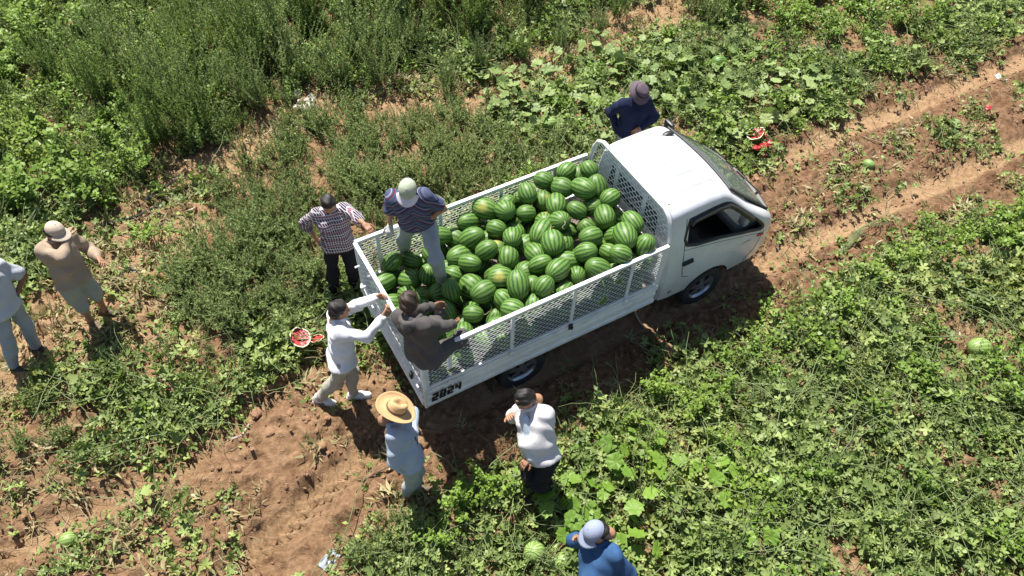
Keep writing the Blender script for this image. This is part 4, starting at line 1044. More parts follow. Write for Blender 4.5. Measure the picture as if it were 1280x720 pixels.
def person(label, pelvis, yaw, neck, head, look, wl, wr, al, ar, top, legs, shoe, skin='skin', hair='hair_black', hat=None, sleeves='long', shorts=False, gloves=None, elbow=(None, None), knee=(None, None), toes=(None, None), palms=(None, None), curl=(.6, .6), fat=1.0, inner=None, collar=True, scale=1.0, hood=False, hem=.10, grp=None, seed=1, hdir=(None, None), stand=True):
    f = np.array([math.cos(yaw), math.sin(yaw), 0]); l = np.array([-f[1], f[0], 0]); up = np.array([0, 0, 1.0])
    pelvis = np.array(pelvis, float); neck = np.array(neck, float); sp = unit(neck - pelvis); neck = pelvis + sp * .51 * scale
    tl = unit(l - sp * (l @ sp)); tf = np.cross(tl, sp)
    head = np.array(head, float); hd = unit(head - neck); head = neck + hd * .155
    look = unit(look)
    org = np.array([pelvis[0], pelvis[1], min(al[2], ar[2]) - .09])
    root = empty('person', tuple(org)); tag(root, label, 'person', grp)
    S = {1: neck + tl * .172 * scale - sp * .045, -1: neck - tl * .172 * scale - sp * .045}; Hh = {1: pelvis + l * .095, -1: pelvis - l * .095}
    Wr = {1: np.array(wl, float), -1: np.array(wr, float)}; An = {1: np.array(al, float), -1: np.array(ar, float)}
    Eb = {}; Kn = {}
    for s in (1, -1):
        e = elbow[0 if s == 1 else 1]; e = (-tf * .6 - up * .5 + tl * s * .5) if e is None else np.array(e, float)
        Eb[s], Wr[s] = ik(S[s], Wr[s], .285 * scale, .255 * scale, e)
        k = knee[0 if s == 1 else 1]; k = (f + l * s * .15) if k is None else np.array(k, float)
        lk = float(np.clip(np.linalg.norm(An[s] - Hh[s]) * 1.012 / (.855 * scale), .84, 1.06)) if stand else 1.0
        Kn[s], An[s] = ik(Hh[s], An[s], .435 * scale * lk, .42 * scale * lk, k)
    HS = .0125
    def torso(F, e):
        for s in (1, -1):
            F.cap(pelvis + l * s * .062, pelvis + l * s * .060 + sp * .16 + tf * .012, (.112 + e) * fat, (.104 + e) * fat); F.cap(pelvis + l * s * .058 + sp * .16 + tf * .012, neck + tl * s * .075 - sp * .15 + tf * .015, (.104 + e) * fat, .108 + e)
            F.cap(neck + tl * s * .075 - sp * .15 + tf * .01, S[s] - tl * s * .03, .095 + e, .062 + e); F.cap(neck - sp * .02, S[s] - tl * s * .02 + sp * .005, .055 + e, .055 + e, .05)
        if fat > 1.05: F.ell(pelvis + sp * .17 + tf * .07, (.135 + e, .135 + e, .15 + e), None, .06)
    def arm(F, s, e, frac=1.0, flare=0):
        F.cap(S[s], Eb[s], .056 + e, .043 + e + flare)
        if frac > .5: t = (frac - .5) * 2; F.cap(Eb[s], Eb[s] + (Wr[s] - Eb[s]) * t, .042 + e + flare, .028 + e + flare + (1 - t) * .01)
    def leg(F, s, e, frac=1.0, flare=0):
        kf = Kn[s]; F.cap(Hh[s], kf, (.086 + e) * (1 + (fat - 1) * .5), .056 + e + flare)
        mid = kf + (An[s] - kf) * .35 - f * .012; end = kf + (An[s] - kf) * frac
        if frac > .3: F.cap(kf, mid, .056 + e + flare, .056 + e + flare * 1.3); F.cap(mid, end, .055 + e + flare, .040 + e + flare * 1.5)
    # continuous body
    F = Field(HS, .035); torso(F, -.012)
    for s in (1, -1):
        arm(F, s, -.004); leg(F, s, -.008)
        td = toes[0 if s == 1 else 1]; td = unit(f + l * s * .15) if td is None else unit(np.array(td, float))
        F.cap(An[s], An[s] - up * .05, .040, .040); F.cap(An[s] - up * .06 - td * .03, An[s] - up * .065 + td * .12, .028, .026)
    F.cap(neck - sp * .03, neck + hd * .09, .056, .052)
    v, q = F.mesh(); parts = [(v, q, 0)]
    hv, hq, hm, B = head_mesh(head, look, hd * .6 + up * .7); parts.append((hv, hq, hm))
    for s in (1, -1):
        i = 0 if s == 1 else 1
        dirn = unit(Wr[s] - Eb[s]) if hdir[i] is None else unit(np.array(hdir[i], float)); pm = palms[i]; pm = (-l * s + f * .3) if pm is None else np.array(pm, float)
        hvv, hqq = hand_mesh(Wr[s], dirn, pm, s, curl[i]); parts.append((hvv, hqq, 0 if not (gloves and gloves[i]) else 3))
    V, Q, Mi = joinv(parts)
    gm = MATS[(gloves[0] or gloves[1])] if gloves else MATS[skin]
    me = npmesh('body', V - org, Q, None, True, Mi); body_ = link('body', me, [MATS[skin], MATS['eye_dark'], MATS['lip'], gm], root)
    # shirt
    e = .019; F = Field(HS, .03); torso(F, e); F.cap(pelvis + l * .060 - up * .02, pelvis - l * .060 - up * .02, .132 * fat + .016, .132 * fat + .016)
    F.cut(pelvis - sp * (hem - .06), -sp, None, True)
    frac = {'long': .97, 'roll': .66, 'short': .42}[sleeves]
    for s in (1, -1):
        if frac < .5: F.cap(S[s], S[s] + (Eb[s] - S[s]) * .72, .060 + e, .056 + e)
        else: arm(F, s, e, frac, .004)
    F.cut(neck + sp * .038 + tf * .02, unit(sp * .9 + tf * .55), .125)
    v, q = F.mesh(.0105, 30, seed); top_o = link('shirt', npmesh('shirt', v - org, q), MATS[top], root)
    if collar:
        cb = MB(); cb.lathe([(.062, -.012), (.066, .012), (.070, .026), (.078, .020), (.083, .0), (.080, -.012)], 24)
        Bm = np.stack([tf, tl, sp], 1); cb.v = [tuple(neck + sp * .030 + tf * .008 + Bm @ (np.array(p) * np.array([1.05, 1.0, 1]) + np.array([0, 0, -p[0] * .3 * math.cos(math.atan2(p[1], p[0])) * .6])) - org) for p in cb.v]; cb.build('collar', MATS[top], top_o)
    if inner:
        F = Field(.011, .03); cpt = pelvis + sp * .30 + tf * .105 * fat; F.ell(cpt, (.055, .055, .20), np.stack([tf, tl, sp], 1)); F.ell(pelvis + sp * .15 + tf * (.15 * fat - .01), (.06, .065, .14), np.stack([tf, tl, sp], 1)); v, q = F.mesh(.003, 30, 2); link('undershirt', npmesh('undershirt', v - org, q), MATS[inner], top_o)
        for k in range(5):
            bt = MB(); bt.lathe([(0, .003), (.007, .002), (.008, 0)], 8)
    if hood:
        F = Field(.012, .03)
        for a in np.linspace(-2.2, 2.2, 9):
            pp = neck + sp * .01 - tf * (.085 * math.cos(a)) + tl * (.095 * math.sin(a)) - tf * .01; F.cap(pp, pp - tf * .02 - sp * (.05 * max(0, math.cos(a))), .030, .028)
        v, q = F.mesh(.005, 30, 4); link('hood', npmesh('hood', v - org, q), MATS[top], top_o)
    # trousers
    F = Field(HS, .028); e = .012
    F.cap(pelvis + l * .055 + sp * .05, pelvis - l * .055 + sp * .05, .104 * fat + e, .104 * fat + e); F.cap(pelvis + l * .06 - up * .01, pelvis - l * .06 - up * .01, .110 * fat + e, .110 * fat + e)
    F.cut(pelvis + sp * .09, sp, None, True)
    for s in (1, -1): leg(F, s, e + (.01 if shorts else 0), .22 if shorts else .93, .005)
    if shorts:
        for s in (1, -1): F.cap(Kn[s] + (Hh[s] - Kn[s]) * .4, Kn[s] + (An[s] - Kn[s]) * .06, .080, .072)
    v, q = F.mesh(.010, 26, seed + 9); link('trousers' if not shorts else 'shorts', npmesh('trousers', v - org, q), MATS[legs], root)
    # shoes
    for s in (1, -1):
        td = toes[0 if s == 1 else 1]; td = unit(f + l * s * .15) if td is None else unit(np.array(td, float)); sd_ = np.cross(up, td); A = An[s]; gz = A[2] - .09
        F = Field(.010, .02)
        base = np.array([A[0], A[1], gz]); F.cap(base - td * .045 + up * .042, base + td * .08 + up * .038, .042, .042); F.cap(base + td * .08 + up * .035, base + td * .165 + up * .030, .046, .036); F.cap(base + up * .05 - td * .01, base + up * .115 - td * .012, .046, .044)
        F.cut(base + up * .002, -up); v, q = F.mesh(); sh = link('shoe', npmesh('shoe', v - org, q), MATS[shoe], root)
        F = Field(.010, .01); F.cap(base - td * .05 + up * .012, base + td * .085 + up * .012, .046, .044); F.cap(base + td * .085 + up * .012, base + td * .168 + up * .012, .048, .038); F.cut(base + up * .020, up); F.cut(base, -up); v, q = F.mesh(); link('sole', npmesh('sole', v - org, q), MATS['shoe_dark' if shoe != 'shoe_white' else 'shoe_white'], sh)
    # hair
    G = lambda x, y, z: head + B @ np.array([x, y, z]); F = Field(.009, .02)
    hgt_ = .0 if not hat else -.03
    F.ell(G(-.018, 0, .030 + hgt_), (.107, .086, .098 + hgt_ * .3), B); F.ell(G(-.045, 0, -.01), (.074, .078, .09), B)
    F.cut(G(.045, 0, .052), B @ np.array([.80, 0, -.42])); F.cut(G(-.01, 0, -.062), B @ np.array([.25, 0, -1.0]))
    if hat: F.cut(G(0, 0, .045), B @ np.array([0, 0, 1.0]))
    v, q = F.mesh(.007, 90, seed); link('hair', npmesh('hair', v - org, q), MATS[hair], root)
    if hat: add_hat(hat[0], head, B, root, hat[1:], org)
    P_INFO.append((label, px(head[None])[0].round().tolist(), round(float(head[2]), 2)))
    return root, dict(S=S, E=Eb, W=Wr, K=Kn, A=An, head=head, neck=neck, B=B, org=org)
P_INFO = []
def dv(a, p=0): return np.array([math.cos(R(a)) * math.cos(R(p)), math.sin(R(a)) * math.cos(R(p)), math.sin(R(p))])
def gz(u, v, dz=.09):
    p = W(u, v, 0); h = float(hgt(p[0], p[1])); p = W(u, v, h + dz); return p

def people():
    # beige shirt, raising a hand to his cap beside the sandy strip
    person('man in beige cap, beige long sleeved shirt and knee shorts beside the sandy strip', W(91, 350, .93), R(-25), W(66, 300, 1.42), W(70, 288, 1.56), dv(-22, -22),
           W(123, 322, 1.12), W(84, 297, 1.47), gz(130, 386), gz(113, 400), 'cloth_beige', 'cloth_khaki', 'shoe_brown', hat=('cap', 'cap_beige', 'cap_beige'), shorts=True, elbow=((-.2, .6, -.8), (-.5, -.9, -.3)), toes=(dv(-5), dv(-30)), palms=(dv(-90, -30), dv(90, 0)), seed=3)
    # left edge
    person('man in pale grey short sleeved shirt and light trousers with dark gloves and boots', W(3, 384, .93), R(-15), W(-20, 340, 1.42), W(-24, 326, 1.57), dv(-15, -20),
           W(20, 372, .98), W(-14, 385, .92), gz(44, 433), gz(16, 456), 'cloth_lightgrey', 'cloth_grey', 'shoe_dark', skin='skin_dark', sleeves='short', elbow=((.5, .7, -.2), None), toes=(dv(-8), dv(-25)), gloves=('shoe_dark', 'shoe_dark'), hat=('cap', 'cap_beige', 'cap_beige'), seed=4)
    # plaid shirt
    person('dark haired man in plaid shirt and black trousers holding the truck cage corner', W(423, 305, .94), R(-72), W(413, 263, 1.43), W(411, 256, 1.57), dv(-75, -38),
           W(463, 286, 1.68), W(396, 299, .95), gz(444, 360), gz(418, 365), 'plaid', 'cloth_black', 'shoe_dark', sleeves='roll', elbow=((.3, .5, -.8), (-.8, .2, -.4)), palms=((0, 0, -1), None), curl=(.9, .5), hdir=((.75, -.6, -.2), None), seed=5)
    # striped polo, standing on the melons
    person('man in striped polo shirt and pale green cap standing among the watermelons in the truck', W(523, 276, 1.98), R(-85), W(511, 245, 2.46), W(510, 238, 2.60), dv(-95, -48),
           W(532, 266, 2.06) + dv(-85) * .14, W(487, 289, 1.74), W(553, 349, 1.32), W(503, 316, 1.06), 'striped', 'cloth_greygreen', 'shoe_grey', hat=('cap', 'cap_green', 'cap_white'), sleeves='short', elbow=((.9, .35, -.2), (-.8, .1, .1)), knee=(None, (-.55, -1, .2)), toes=(dv(-40), dv(-100)), gloves=(None, 'glove_grey'), palms=(dv(-180), (0, 0, -1)), curl=(.6, .8), hdir=(None, (0, -.7, -.5)), hem=.07, stand=False, seed=6)
    # white shirt at the tailgate
    r, I = person('dark haired man in bright white shirt and khaki trousers filming over the tailgate', W(427, 448, .94), R(22), W(422, 403, 1.40), W(424, 389, 1.55), dv(25, -12),
           W(470, 372, 1.60), W(478, 397, 1.58), gz(442, 491), gz(399, 497), 'cloth_white', 'cloth_sand', 'shoe_white', elbow=((-.1, .6, -.8), (.2, -.8, -.6)), palms=(dv(-70), dv(110)), curl=(.8, .8), toes=(dv(8), dv(-10)), seed=7)
    c = (I['W'][1] + I['W'][-1]) / 2 + dv(25) * .10 + np.array([0, 0, .03]); ph = MB(); ph.box((0, 0, 0), (.010, .15, .074), None, .004)
    o = ph.build('phone', MATS['phone_black'], None); o.location = tuple(c); o.rotation_euler = (0, R(12), R(22)); tag(o, 'black phone held up by the man at the tailgate', 'phone')
    # grey hoodie sitting on the corner
    person('man in charcoal hooded top sitting on the rear corner of the truck cage', T(.05, -.85, 1.67), R(60), T(.00, -.72, 2.14), T(.04, -.62, 2.24), dv(70, -18),
           T(.50, -.38, 1.66), T(.48, -.72, 1.72), T(.55, -.22, 1.30), T(.62, -.55, 1.28), 'cloth_charcoal', 'cloth_charcoal', 'shoe_dark', skin='skin_dark', hair='hair_brown', hood=True, elbow=((-.6, .6, -.6), (.5, -.9, -.2)), knee=((.9, .5, .6), (1, .2, .6)), toes=(dv(50), dv(40)), collar=False, scale=.95, stand=False, seed=8, hem=.14)
    # straw hat
    person('man in wide straw hat and grey blue shirt with folded arms behind the truck', W(511, 573, .93), R(12), W(491, 528, 1.40), W(494, 514, 1.55), dv(8, -30),
           W(516, 541, 1.14), W(514, 577, .96), gz(519, 612), gz(506, 617), 'cloth_greyblue', 'cloth_greygreen', 'shoe_brown', hat=('straw', 'straw', 'shoe_brown'), elbow=((.2, .9, -.6), (-.5, -.9, -.5)), gloves=('glove_green', 'glove_green'), palms=(dv(-90), dv(90)), toes=(dv(15), dv(-15)), seed=9)
    # white open shirt
    person('dark haired stout man in open off white shirt and black trousers beside the rear wheel', W(677, 566, .93), R(-128), W(662, 500, 1.41), W(652, 495, 1.53), dv(-140, -42),
           W(671, 563, 1.02) + dv(-128) * .10, W(638, 519, 1.17), gz(686, 604), gz(676, 612), 'cloth_offwhite', 'cloth_black', 'shoe_dark', elbow=((.8, -.1, -.5), (.1, .5, -1)), palms=((0, 0, -1), dv(-60)), inner='cloth_paleblue', fat=1.09, hem=.12, seed=10)
    # blue shirt
    person('man in blue shirt and white cap among the bright squash leaves', W(752, 738, .93), R(-140), W(750, 672, 1.40), W(742, 661, 1.54), dv(-150, -40),
           W(760, 722, .98), W(724, 672, 1.22), W(752, 820, .1), W(740, 826, .1), 'cloth_blue', 'cloth_navy', 'shoe_dark', hat=('cap', 'cap_bluegrey', 'cap_bluegrey'), sleeves='roll', elbow=((.7, -.3, -.5), (-.2, .3, -1)), palms=(None, dv(-90)), fat=1.06, seed=11)
    # navy jacket behind the cab
    person('man in navy jacket and mauve bucket hat standing beyond the truck cab', W(787, 163, .93), R(-68), W(794, 126, 1.42), W(799, 118, 1.56), dv(-58, -35),
           W(796, 152, 1.08) + dv(-68) * .13, W(770, 160, .95), gz(796, 196), gz(780, 200), 'cloth_navy', 'cloth_grey', 'shoe_dark', hat=('bucket', 'hat_mauve', 'hat_dark'), elbow=((.9, .4, -.3), (-.9, .5, -.2)), palms=((0, .6, -.4), None), seed=12)
    print(P_INFO)
people()

# ------------------------------------------------------------------ single plants
def split_mesh(me, name_a, name_b):
    """foliage and stems of one plant mesh as two meshes"""
    out = []
    for idx, nm in ((0, name_a), (1, name_b)):
        c = me.copy(); c.name = nm; bm = bmesh.new(); bm.from_mesh(c)
        bmesh.ops.delete(bm, geom=[f for f in bm.faces if f.material_index != idx], context='FACES'); bm.to_mesh(c); bm.free(); out.append(c)
    return out
def plant(name, meshes, loc, rz, sc, label, cat, group, lean=(0, 0)):
    e = empty(name, loc, rz); e.scale = (sc,) * 3; e.rotation_euler = (lean[0], lean[1], rz)
    link('foliage', meshes[0], None, e); link('stems', meshes[1], None, e); tag(e, label, cat, group); return e
TALL = [split_mesh(feather_clump(300 + i, 1.35, .36, 34, 84, mt, (.03, .07), (58, 88), .26), 'foliage', 'stems') for i, mt in enumerate(['weed_leaf', 'weed_leaf', 'dark_weed_leaf', 'dark_weed_leaf'])]
LOW = [split_mesh(feather_clump(320 + i, .55, .26, 20, 44, 'weed_leaf', (.025, .06), (40, 85), .3), 'foliage', 'stems') for i in range(2)]
BUSH = [split_mesh(bush_clump(330 + i, 'bush_leaf', .60, .36, 420, 'oval', (.04, .085)), 'foliage', 'stems') for i in range(3)]
def g3(u, v): p = W(u, v); return (p[0], p[1], float(hgt(p[0], p[1])) - .01)
def tall_weeds():
    g = random.Random(12); pts = []
    for t in range(4000):
        x, y = g.uniform(-11, 5), g.uniform(5, 16.5); u, v = uv_of(np.array([x]), np.array([y])); u, v = u[0], v[0]
        if not in_poly(np.array([u]), np.array([v]), Z_TALL)[0] or u < -140 or v < -190: continue
        if sandness(np.array([x]), np.array([y]))[0] > .25: continue
        if any((x - a) ** 2 + (y - b) ** 2 < .60 ** 2 for a, b in pts): continue
        pts.append((x, y))
    for i, (x, y) in enumerate(pts):
        u, v = uv_of(np.array([x]), np.array([y])); leafy = (u[0] < 190 and g.random() < .75) or g.random() < .06
        z = float(hgt(x, y)) - .01
        if leafy: plant('leafy_bush', BUSH[g.randrange(3)], (x, y, z), g.uniform(0, 6.28), g.uniform(.8, 1.25), 'bright green leafy bush growing among the tall weeds of the overgrown field', 'bush', 'leafy bushes of the overgrown field')
        else:
            k = g.randrange(4); dk = k >= 2
            plant('tall_weed', TALL[k], (x, y, z), g.uniform(0, 6.28), g.uniform(.7, 1.35), ('dark green' if dk else 'grey green') + ' feathery tall weed standing in the overgrown field', 'weed', ('dark' if dk else 'grey') + ' tall weeds of the overgrown field', (g.gauss(0, .08), g.gauss(0, .08)))
    print('tall', len(pts))
    for u, v, s in [(885, 40, .8), (910, 25, .9), (865, 20, .8), (935, 15, .8), (700, 70, .5), (655, 85, .5), (745, 50, .5), (770, 35, .6), (560, 125, .55), (600, 95, .5)]:
        plant('tall_weed', TALL[int(u) % 4], g3(u, v), u, s, 'thin tall weed on the sandy strip above the squash plants', 'weed', 'weeds on the sandy strip')
    for i in range(75):
        for t in range(50):
            u, v = g.uniform(220, 640), g.uniform(135, 420)
            if in_poly(np.array([u]), np.array([v]), Z_MID)[0]: break
        plant('low_weed', LOW[i % 2], g3(u, v), g.uniform(0, 6), g.uniform(.55, 1.35), 'knee high grey green weed on the strip beside the truck', 'weed', 'knee high weeds beside the truck')
    for u, v, s in [(570, 648, .75), (600, 620, .6), (545, 690, .7), (815, 505, .7), (860, 530, .7), (780, 545, .6), (900, 500, .6), (1255, 285, 1.0), (1225, 310, .8), (1275, 330, .9), (1080, 365, .8), (1120, 345, .7), (1040, 400, .7), (985, 40, .9), (1030, 55, .9), (1080, 50, .9), (1125, 45, .8), (1165, 35, .8), (1010, 15, .9), (1060, 10, .9), (1200, 10, .9), (1110, 5, .9), (1250, 700, .8), (1140, 620, .6), (1010, 610, .6), (890, 570, .6), (1270, 520, .8)]:
        plant('leafy_bush', BUSH[int(u) % 3], g3(u, v), u, s, 'green leafy bush standing out of the watermelon vines', 'bush', 'leafy bushes among the vines')
    for u, v, s in [(480, 690, .9), (505, 665, .8), (455, 705, .8), (520, 700, .8)]:
        plant('low_weed', LOW[int(u) % 2], g3(u, v), u, s, 'blue green fine leaved weed at the rear edge of the wheel track', 'weed', 'weeds at the rear track edge')
tall_weeds()

def squash_leaf_mesh(seed):
    rnd = random.Random(seed); out = lobed(7, .17, rnd); n = len(out); v = [(0, .30, -.05)]; t = []; 
    for k, fr in enumerate((.35, .7, 1.0)):
        for i, (x, y) in enumerate(out):
            r = math.hypot(x, y - .3); z = -.05 + .20 * (fr * r) ** 1.5 - (.10 if fr == 1 else 0) * r + .05 * math.sin(i * 1.55 + seed) * fr + rnd.gauss(0, .012)
            v.append((x * fr, .30 + (y - .30) * fr, z))
    f = [(0, 1 + i, 1 + (i + 1) % n) for i in range(n)]
    for k in range(2):
        for i in range(n): f.append((1 + k * n + i, 1 + (k + 1) * n + i, 1 + (k + 1) * n + (i + 1) % n, 1 + k * n + (i + 1) % n))
    me = pydata('leaf', v, f); at = me.attributes.new('tint', 'FLOAT', 'POINT'); at.data.foreach_set('value', np.full(len(v), rnd.uniform(.25, .9), np.float32)); return me
SQL = {}
for mt in ('pale_squash_leaf', 'bright_squash_leaf'):
    SQL[mt] = [squash_leaf_mesh(400 + i) for i in range(6)]
    for me in SQL[mt]: me.materials.append(MATS[mt])
def squash(u, v, mt, seed, label, group, n=8, sz=(.085, .15), hz=(.10, .34)):
    rnd = random.Random(seed); p = g3(u, v); e = empty('squash_plant', p); tag(e, label, 'squash plant', group); st = MB()
    for i in range(n):
        a = i * 2.4 + rnd.uniform(-.4, .4); r = rnd.uniform(.05, .34); h = rnd.uniform(*hz) * (1.2 - r); q = Vector((math.cos(a) * r, math.sin(a) * r, h))
        s = rnd.uniform(*sz)
        o = link('leaf', rnd.choice(SQL[mt]), None, e, q); o.scale = (s, s, s); o.rotation_euler = (rnd.gauss(-.12, .42), rnd.gauss(0, .42), a - math.pi / 2 + rnd.gauss(0, .4))
        st.tube([(0, 0, 0), (q.x * .4, q.y * .4, h * .7), tuple(q + Vector((0, 0, -.01)))], .008, 5, False, .004)
    st.build('stalks', MATS['stem_green'], e); return e
def squashes():
    g = random.Random(31); pts = []
    for t in range(900):
        u, v = g.uniform(600, 1030), g.uniform(68, 200)
        if not in_poly(np.array([u]), np.array([v]), Z_SQ)[0]: continue
        p = W(u, v); lx, ly = tloc(p[0], p[1])
        if abs(ly) < 1.15 and lx < 5.2: continue
        if any((p[0] - a) ** 2 + (p[1] - b) ** 2 < .43 ** 2 for a, b in pts): continue
        pts.append((p[0], p[1])); squash(u, v, 'pale_squash_leaf', len(pts), 'pale green squash plant with broad leaves in the patch beyond the truck cab', 'squash plants beyond the truck cab', g.randint(9, 14))
    for i, (u, v) in enumerate([(700, 600), (722, 632), (762, 588), (800, 566), (705, 655), (790, 632), (830, 600), (780, 690)]):
        squash(u, v, 'bright_squash_leaf', 60 + i, 'bright green squash plant with broad leaves around the man in the blue shirt', 'squash plants around the blue shirted man', 8, (.09, .15), (.10, .30))
    for i, (u, v) in enumerate([(882, 605), (915, 640), (930, 668), (885, 690), (950, 705), (905, 612)]):
        squash(u, v, 'bright_squash_leaf', 80 + i, 'bright green squash plant with broad leaves near the pale ripe melon', 'squash plants near the pale melon', 7, (.08, .13), (.10, .24))
squashes()

# ------------------------------------------------------------------ fruit and litter in the field
def field_melon(u, v, me, rot, sc, label, dz=.11):
    p = g3(u, v); o = melon(me, (p[0], p[1], p[2] + dz * sc), rot, sc, 2); tag(o, label, 'watermelon'); return o
field_melon(893, 99, MEL[1], (.4, .1, .3), .95, 'dark green watermelon lying among the pale squash leaves', .22)
field_melon(1081, 215, MELP[0], (.5, .2, 2.2), .62, 'small pale striped watermelon on bare soil between the wheel ruts')
field_melon(1099, 205, MELP[1], (.9, .1, 1.0), .36, 'tiny pale green watermelon beside the small striped one on the soil')
field_melon(1188, 165, MELP[1], (.2, .3, .5), .55, 'pale watermelon in the trodden vines near the red rind scrap')
field_melon(956, 622, MELP[0], (1.5, .3, .9), .78, 'pale yellowish melon beside the bright squash plants', .26)
field_melon(667, 700, MELP[1], (1.2, 1.2, .4), .85, 'light green round watermelon in the vines near the blue shirted man', .14)
field_melon(706, 710, MELP[0], (.3, .2, .3), .9, 'light green long watermelon closest to the blue shirted man', .08)
field_melon(1211, 449, MELP[0], (.1, .1, .2), .95, 'pale green watermelon half hidden in vines near the bare soil patch', .12)
field_melon(91, 679, MELP[1], (.1, .1, .4), .62, 'pale yellow watermelon among trodden vines at the track edge')
field_melon(685, 172, MELP[1], (.1, .1, .4), .8, 'pale watermelon under the squash leaves beside the truck cage', .2)
def flesh_mat():
    b = NB('red_flesh'); v = b.obj(); n = b.noise(v, 40, 5, .7); b.set(b.ramp(n, [(.3, (.24, .010, .012)), (.7, (.50, .045, .04))]), .3, 0, .5); b.bump(n, .6, .01)
flesh_mat(); simple('rind_white', (.62, .55, .38), .5)
def rind(u, v, r, seed, label, tilt=(0, 0), frac=.55, dz=.0):
    """broken half of a watermelon: green shell, pale edge, crumbled red flesh"""
    rnd = random.Random(seed); p = g3(u, v); e = empty('broken_watermelon', (p[0], p[1], p[2] + r * .75 + dz)); e.rotation_euler = (tilt[0], tilt[1], seed); tag(e, label, 'watermelon')
    n = 22; jag = [rnd.uniform(-.12, .14) for _ in range(n)]
    def shell(k, name, mat, close=False):
        vv = []; 
        for i in range(8):
            for j in range(n):
                t = 2 * math.pi * j / n; a = -math.pi / 2 + (math.pi / 2 + (frac - .5) + jag[j]) * i / 7
                vv.append((r * k * 1.15 * math.cos(a) * math.cos(t), r * k * math.cos(a) * math.sin(t), r * k * math.sin(a)))
        ff = [(i * n + j, i * n + (j + 1) % n, (i + 1) * n + (j + 1) % n, (i + 1) * n + j) for i in range(7) for j in range(n)]
        return vv, ff
    v1, f1 = shell(1, 'rind', None); v2, f2 = shell(.9, 'x', None)
    link('rind', pydata('rind', v1, f1), MATS['melon_rind'], e)
    b = len(v1); rim = [(7 * n + j, 7 * n + (j + 1) % n, b + 7 * n + (j + 1) % n, b + 7 * n + j) for j in range(n)]
    link('rind_edge', pydata('rind_edge', v1 + v2, rim), MATS['rind_white'], e)
    v3 = []
    for i in range(8):
        for j in range(n):
            t = 2 * math.pi * j / n; q = i / 7 * .93; v3.append((r * 1.15 * q * math.cos(t), r * q * math.sin(t), r * (-.08 - .16 * (1 - q * q) + rnd.gauss(0, .03))))
    link('flesh', pydata('flesh', v3, f2), MATS['red_flesh'], e)
    return e
def chunk(u, v, r, seed, label, group=None, dz=.10):
    rnd = random.Random(seed); bm = bmesh.new(); bmesh.ops.create_icosphere(bm, subdivisions=2, radius=r)
    for q in bm.verts: q.co *= rnd.uniform(.6, 1.25); q.co.z *= .55
    me = bpy.data.meshes.new('melon_flesh'); bm.to_mesh(me); bm.free(); p = g3(u, v); o = link('melon_flesh', me, MATS['red_flesh']); o.location = (p[0], p[1], p[2] + r * .4 + dz); tag(o, label, 'melon flesh', group)
rind(381, 440, .125, 2, 'split watermelon shell of red flesh beside the man at the tailgate', (.25, -.1), .55, .16)
rind(400, 438, .085, 3, 'smaller broken piece of red watermelon beside the split shell', (.4, .3), .45, .15)
rind(936, 190, .13, 4, 'smashed red watermelon in the vines in front of the truck cab', (.35, .2), .5, .24)
for i, (u, v, r) in enumerate([(948, 200, .075), (955, 194, .06), (947, 190, .06), (939, 203, .055), (950, 206, .05)]): chunk(u, v, r, i, 'crumbled lump of red flesh from the smashed watermelon by the cab', 'red flesh lumps by the cab', .20)
chunk(1226, 150, .055, 9, 'small red watermelon scrap between the wheel ruts'); chunk(1015, 88, .05, 8, 'small pinkish melon scrap in the vines behind the squash patch'); chunk(1248, 33, .05, 18, 'small red melon scrap at the far edge of the wheel track')
def stick(pts, r, mat, name, label, cat):
    m_ = MB(); q = []
    for (u, v, h) in pts: p = g3(u, v); q.append((p[0], p[1], p[2] + h))
    m_.tube(q, r, 6, True, r * .6); o = m_.build(name, MATS[mat], None); tag(o, label, cat)
simple('hose_black', (.02, .02, .022), .5); simple('pale_wood', (.55, .45, .30), .8, var=.3); simple('grey_wood', (.42, .38, .34), .8, var=.3); simple('dark_wood', (.12, .08, .055), .85, var=.3); simple('plastic_white', (.62, .64, .68), .3); simple('plastic_grey', (.30, .33, .38), .3)
stick([(294, 557, .03), (304, 547, .04), (314, 535, .03)], .014, 'grey_wood', 'stick', 'pale grey straight stick lying across the tyre tread marks', 'stick')
stick([(793, 394, .02), (799, 404, .03), (806, 414, .02)], .014, 'pale_wood', 'stick', 'pale wooden stick lying in the shade beside the truck', 'stick')
stick([(455, 606, .02), (475, 598, .03), (497, 585, .02)], .012, 'dark_wood', 'stick', 'dark thin branch on the soil behind the man in the straw hat', 'stick')
stick([(262, 517, .03), (285, 508, .04), (305, 500, .05), (320, 498, .04)], .014, 'dark_wood', 'stick', 'dark bent branch at the weed edge above the tread marks', 'stick')
stick([(136, 296, .05), (155, 290, .08), (180, 280, .06), (200, 268, .05), (225, 255, .06), (245, 243, .03)], .020, 'hose_black', 'irrigation_hose', 'black irrigation hose along the foot of the tall weeds', 'hose')
stick([(188, 265, .06), (205, 250, .08), (222, 238, .06), (238, 228, .04)], .022, 'hose_black', 'irrigation_hose', 'short upper black irrigation hose under the tall weeds', 'hose')
stick([(1076, 178, .02), (1100, 188, .06), (1120, 200, .05), (1136, 213, .02)], .008, 'stem_dry', 'vine_stalk', 'long bare pale vine stalk across the soil in front of the truck', 'stalk')
for k in range(7):
    o_ = k * 3
    stick([(1046 + k * 2, 322 - k, .02), (1058 + o_, 302 - k, .10), (1080 + o_, 288 + k, .12), (1104 + k * 2, 278 + k, .02)], .006, 'stem_green', 'vine_stalk', 'green pulled up vine stalk arching beside the lower wheel rut', 'stalk')
    bpy.data.objects[COL.objects[-1].name]['group'] = 'arching vine stalks beside the rut'
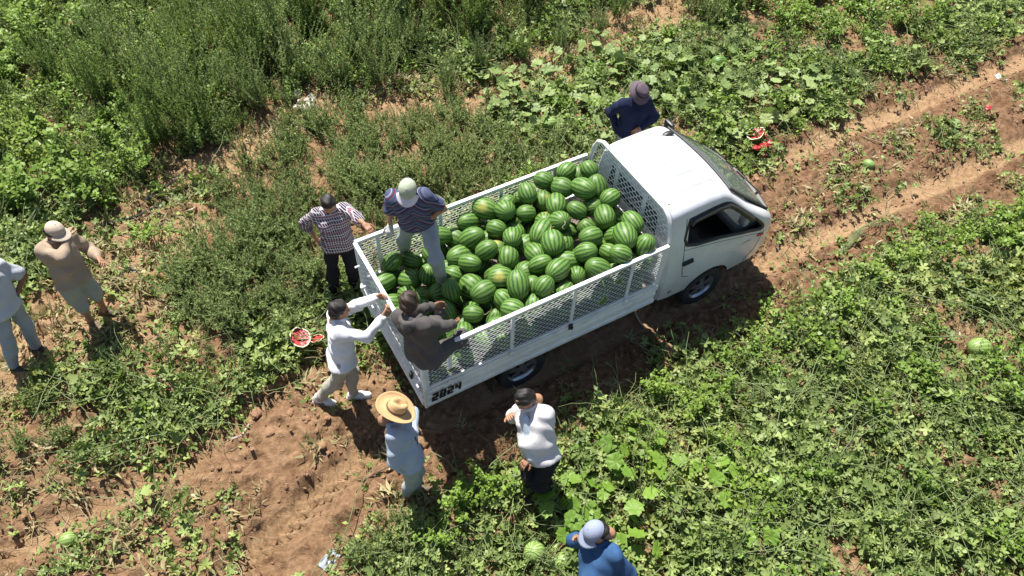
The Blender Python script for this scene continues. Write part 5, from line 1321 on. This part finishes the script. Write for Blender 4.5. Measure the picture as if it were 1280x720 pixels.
def lump(u, v, sx, mat, seed, name, label, cat, group=None, flat=.6, dz=0):
    rnd = random.Random(seed); bm = bmesh.new(); bmesh.ops.create_icosphere(bm, subdivisions=2, radius=1)
    for q in bm.verts:
        q.co *= 1 + .28 * math.sin(q.co.x * 3 + seed) * math.cos(q.co.y * 2.5 + seed * 2) + rnd.uniform(-.08, .08); q.co.z *= flat
    me = bpy.data.meshes.new(name); bm.to_mesh(me); bm.free(); p = g3(u, v); o = link(name, me, MATS[mat]); o.location = (p[0], p[1], p[2] + sx * flat * .45 + dz); o.scale = (sx,) * 3; o.rotation_euler = (0, 0, seed); tag(o, label, cat, group)
lump(836, 447, .11, 'clod', 3, 'soil_clod', 'large reddish soil clod at the edge of the truck shadow', 'clod')
g_ = random.Random(5)
for i in range(12): lump(380 + g_.gauss(0, 7), 145 + g_.gauss(0, 12), g_.uniform(.04, .10), 'stone', 20 + i, 'stone', 'pale stone in the pile beside the tall weeds', 'stone', 'pale stones beside the tall weeds', .7)
for i, (u, v) in enumerate([(372, 573), (385, 528), (322, 520), (340, 600), (365, 520), (300, 590), (412, 532), (405, 565), (340, 545)]): lump(u, v, .035 + .012 * (i % 3), 'clod', 50 + i, 'soil_clod', 'fist sized soil clod on the track behind the truck', 'clod', 'soil clods behind the truck')
def litter(u, v, s, mat, seed, name, label, cat):
    rnd = random.Random(seed); n = 6; vv = [((i / n - .5) * s * 1.6, (j / n - .5) * s, abs(rnd.gauss(0, .12)) * s + .02) for i in range(n + 1) for j in range(n + 1)]; ff = [(i * (n + 1) + j, (i + 1) * (n + 1) + j, (i + 1) * (n + 1) + j + 1, i * (n + 1) + j + 1) for i in range(n) for j in range(n)]
    p = g3(u, v); o = link(name, pydata(name, vv, ff, False), MATS[mat]); o.location = p; o.rotation_euler = (0, 0, seed); sm_ = o.modifiers.new('t', 'SOLIDIFY'); sm_.thickness = .003; tag(o, label, cat)
litter(413, 704, .13, 'plastic_grey', 1, 'plastic_scrap', 'crumpled grey plastic scrap at the rear end of the wheel track', 'litter')
litter(1248, 101, .12, 'plastic_white', 2, 'plastic_scrap', 'crumpled white plastic scrap between the wheel ruts', 'litter')
litter(163, 348, .16, 'hose_black', 3, 'cloth_scrap', 'dark cloth scrap on the sand near the man in shorts', 'litter')
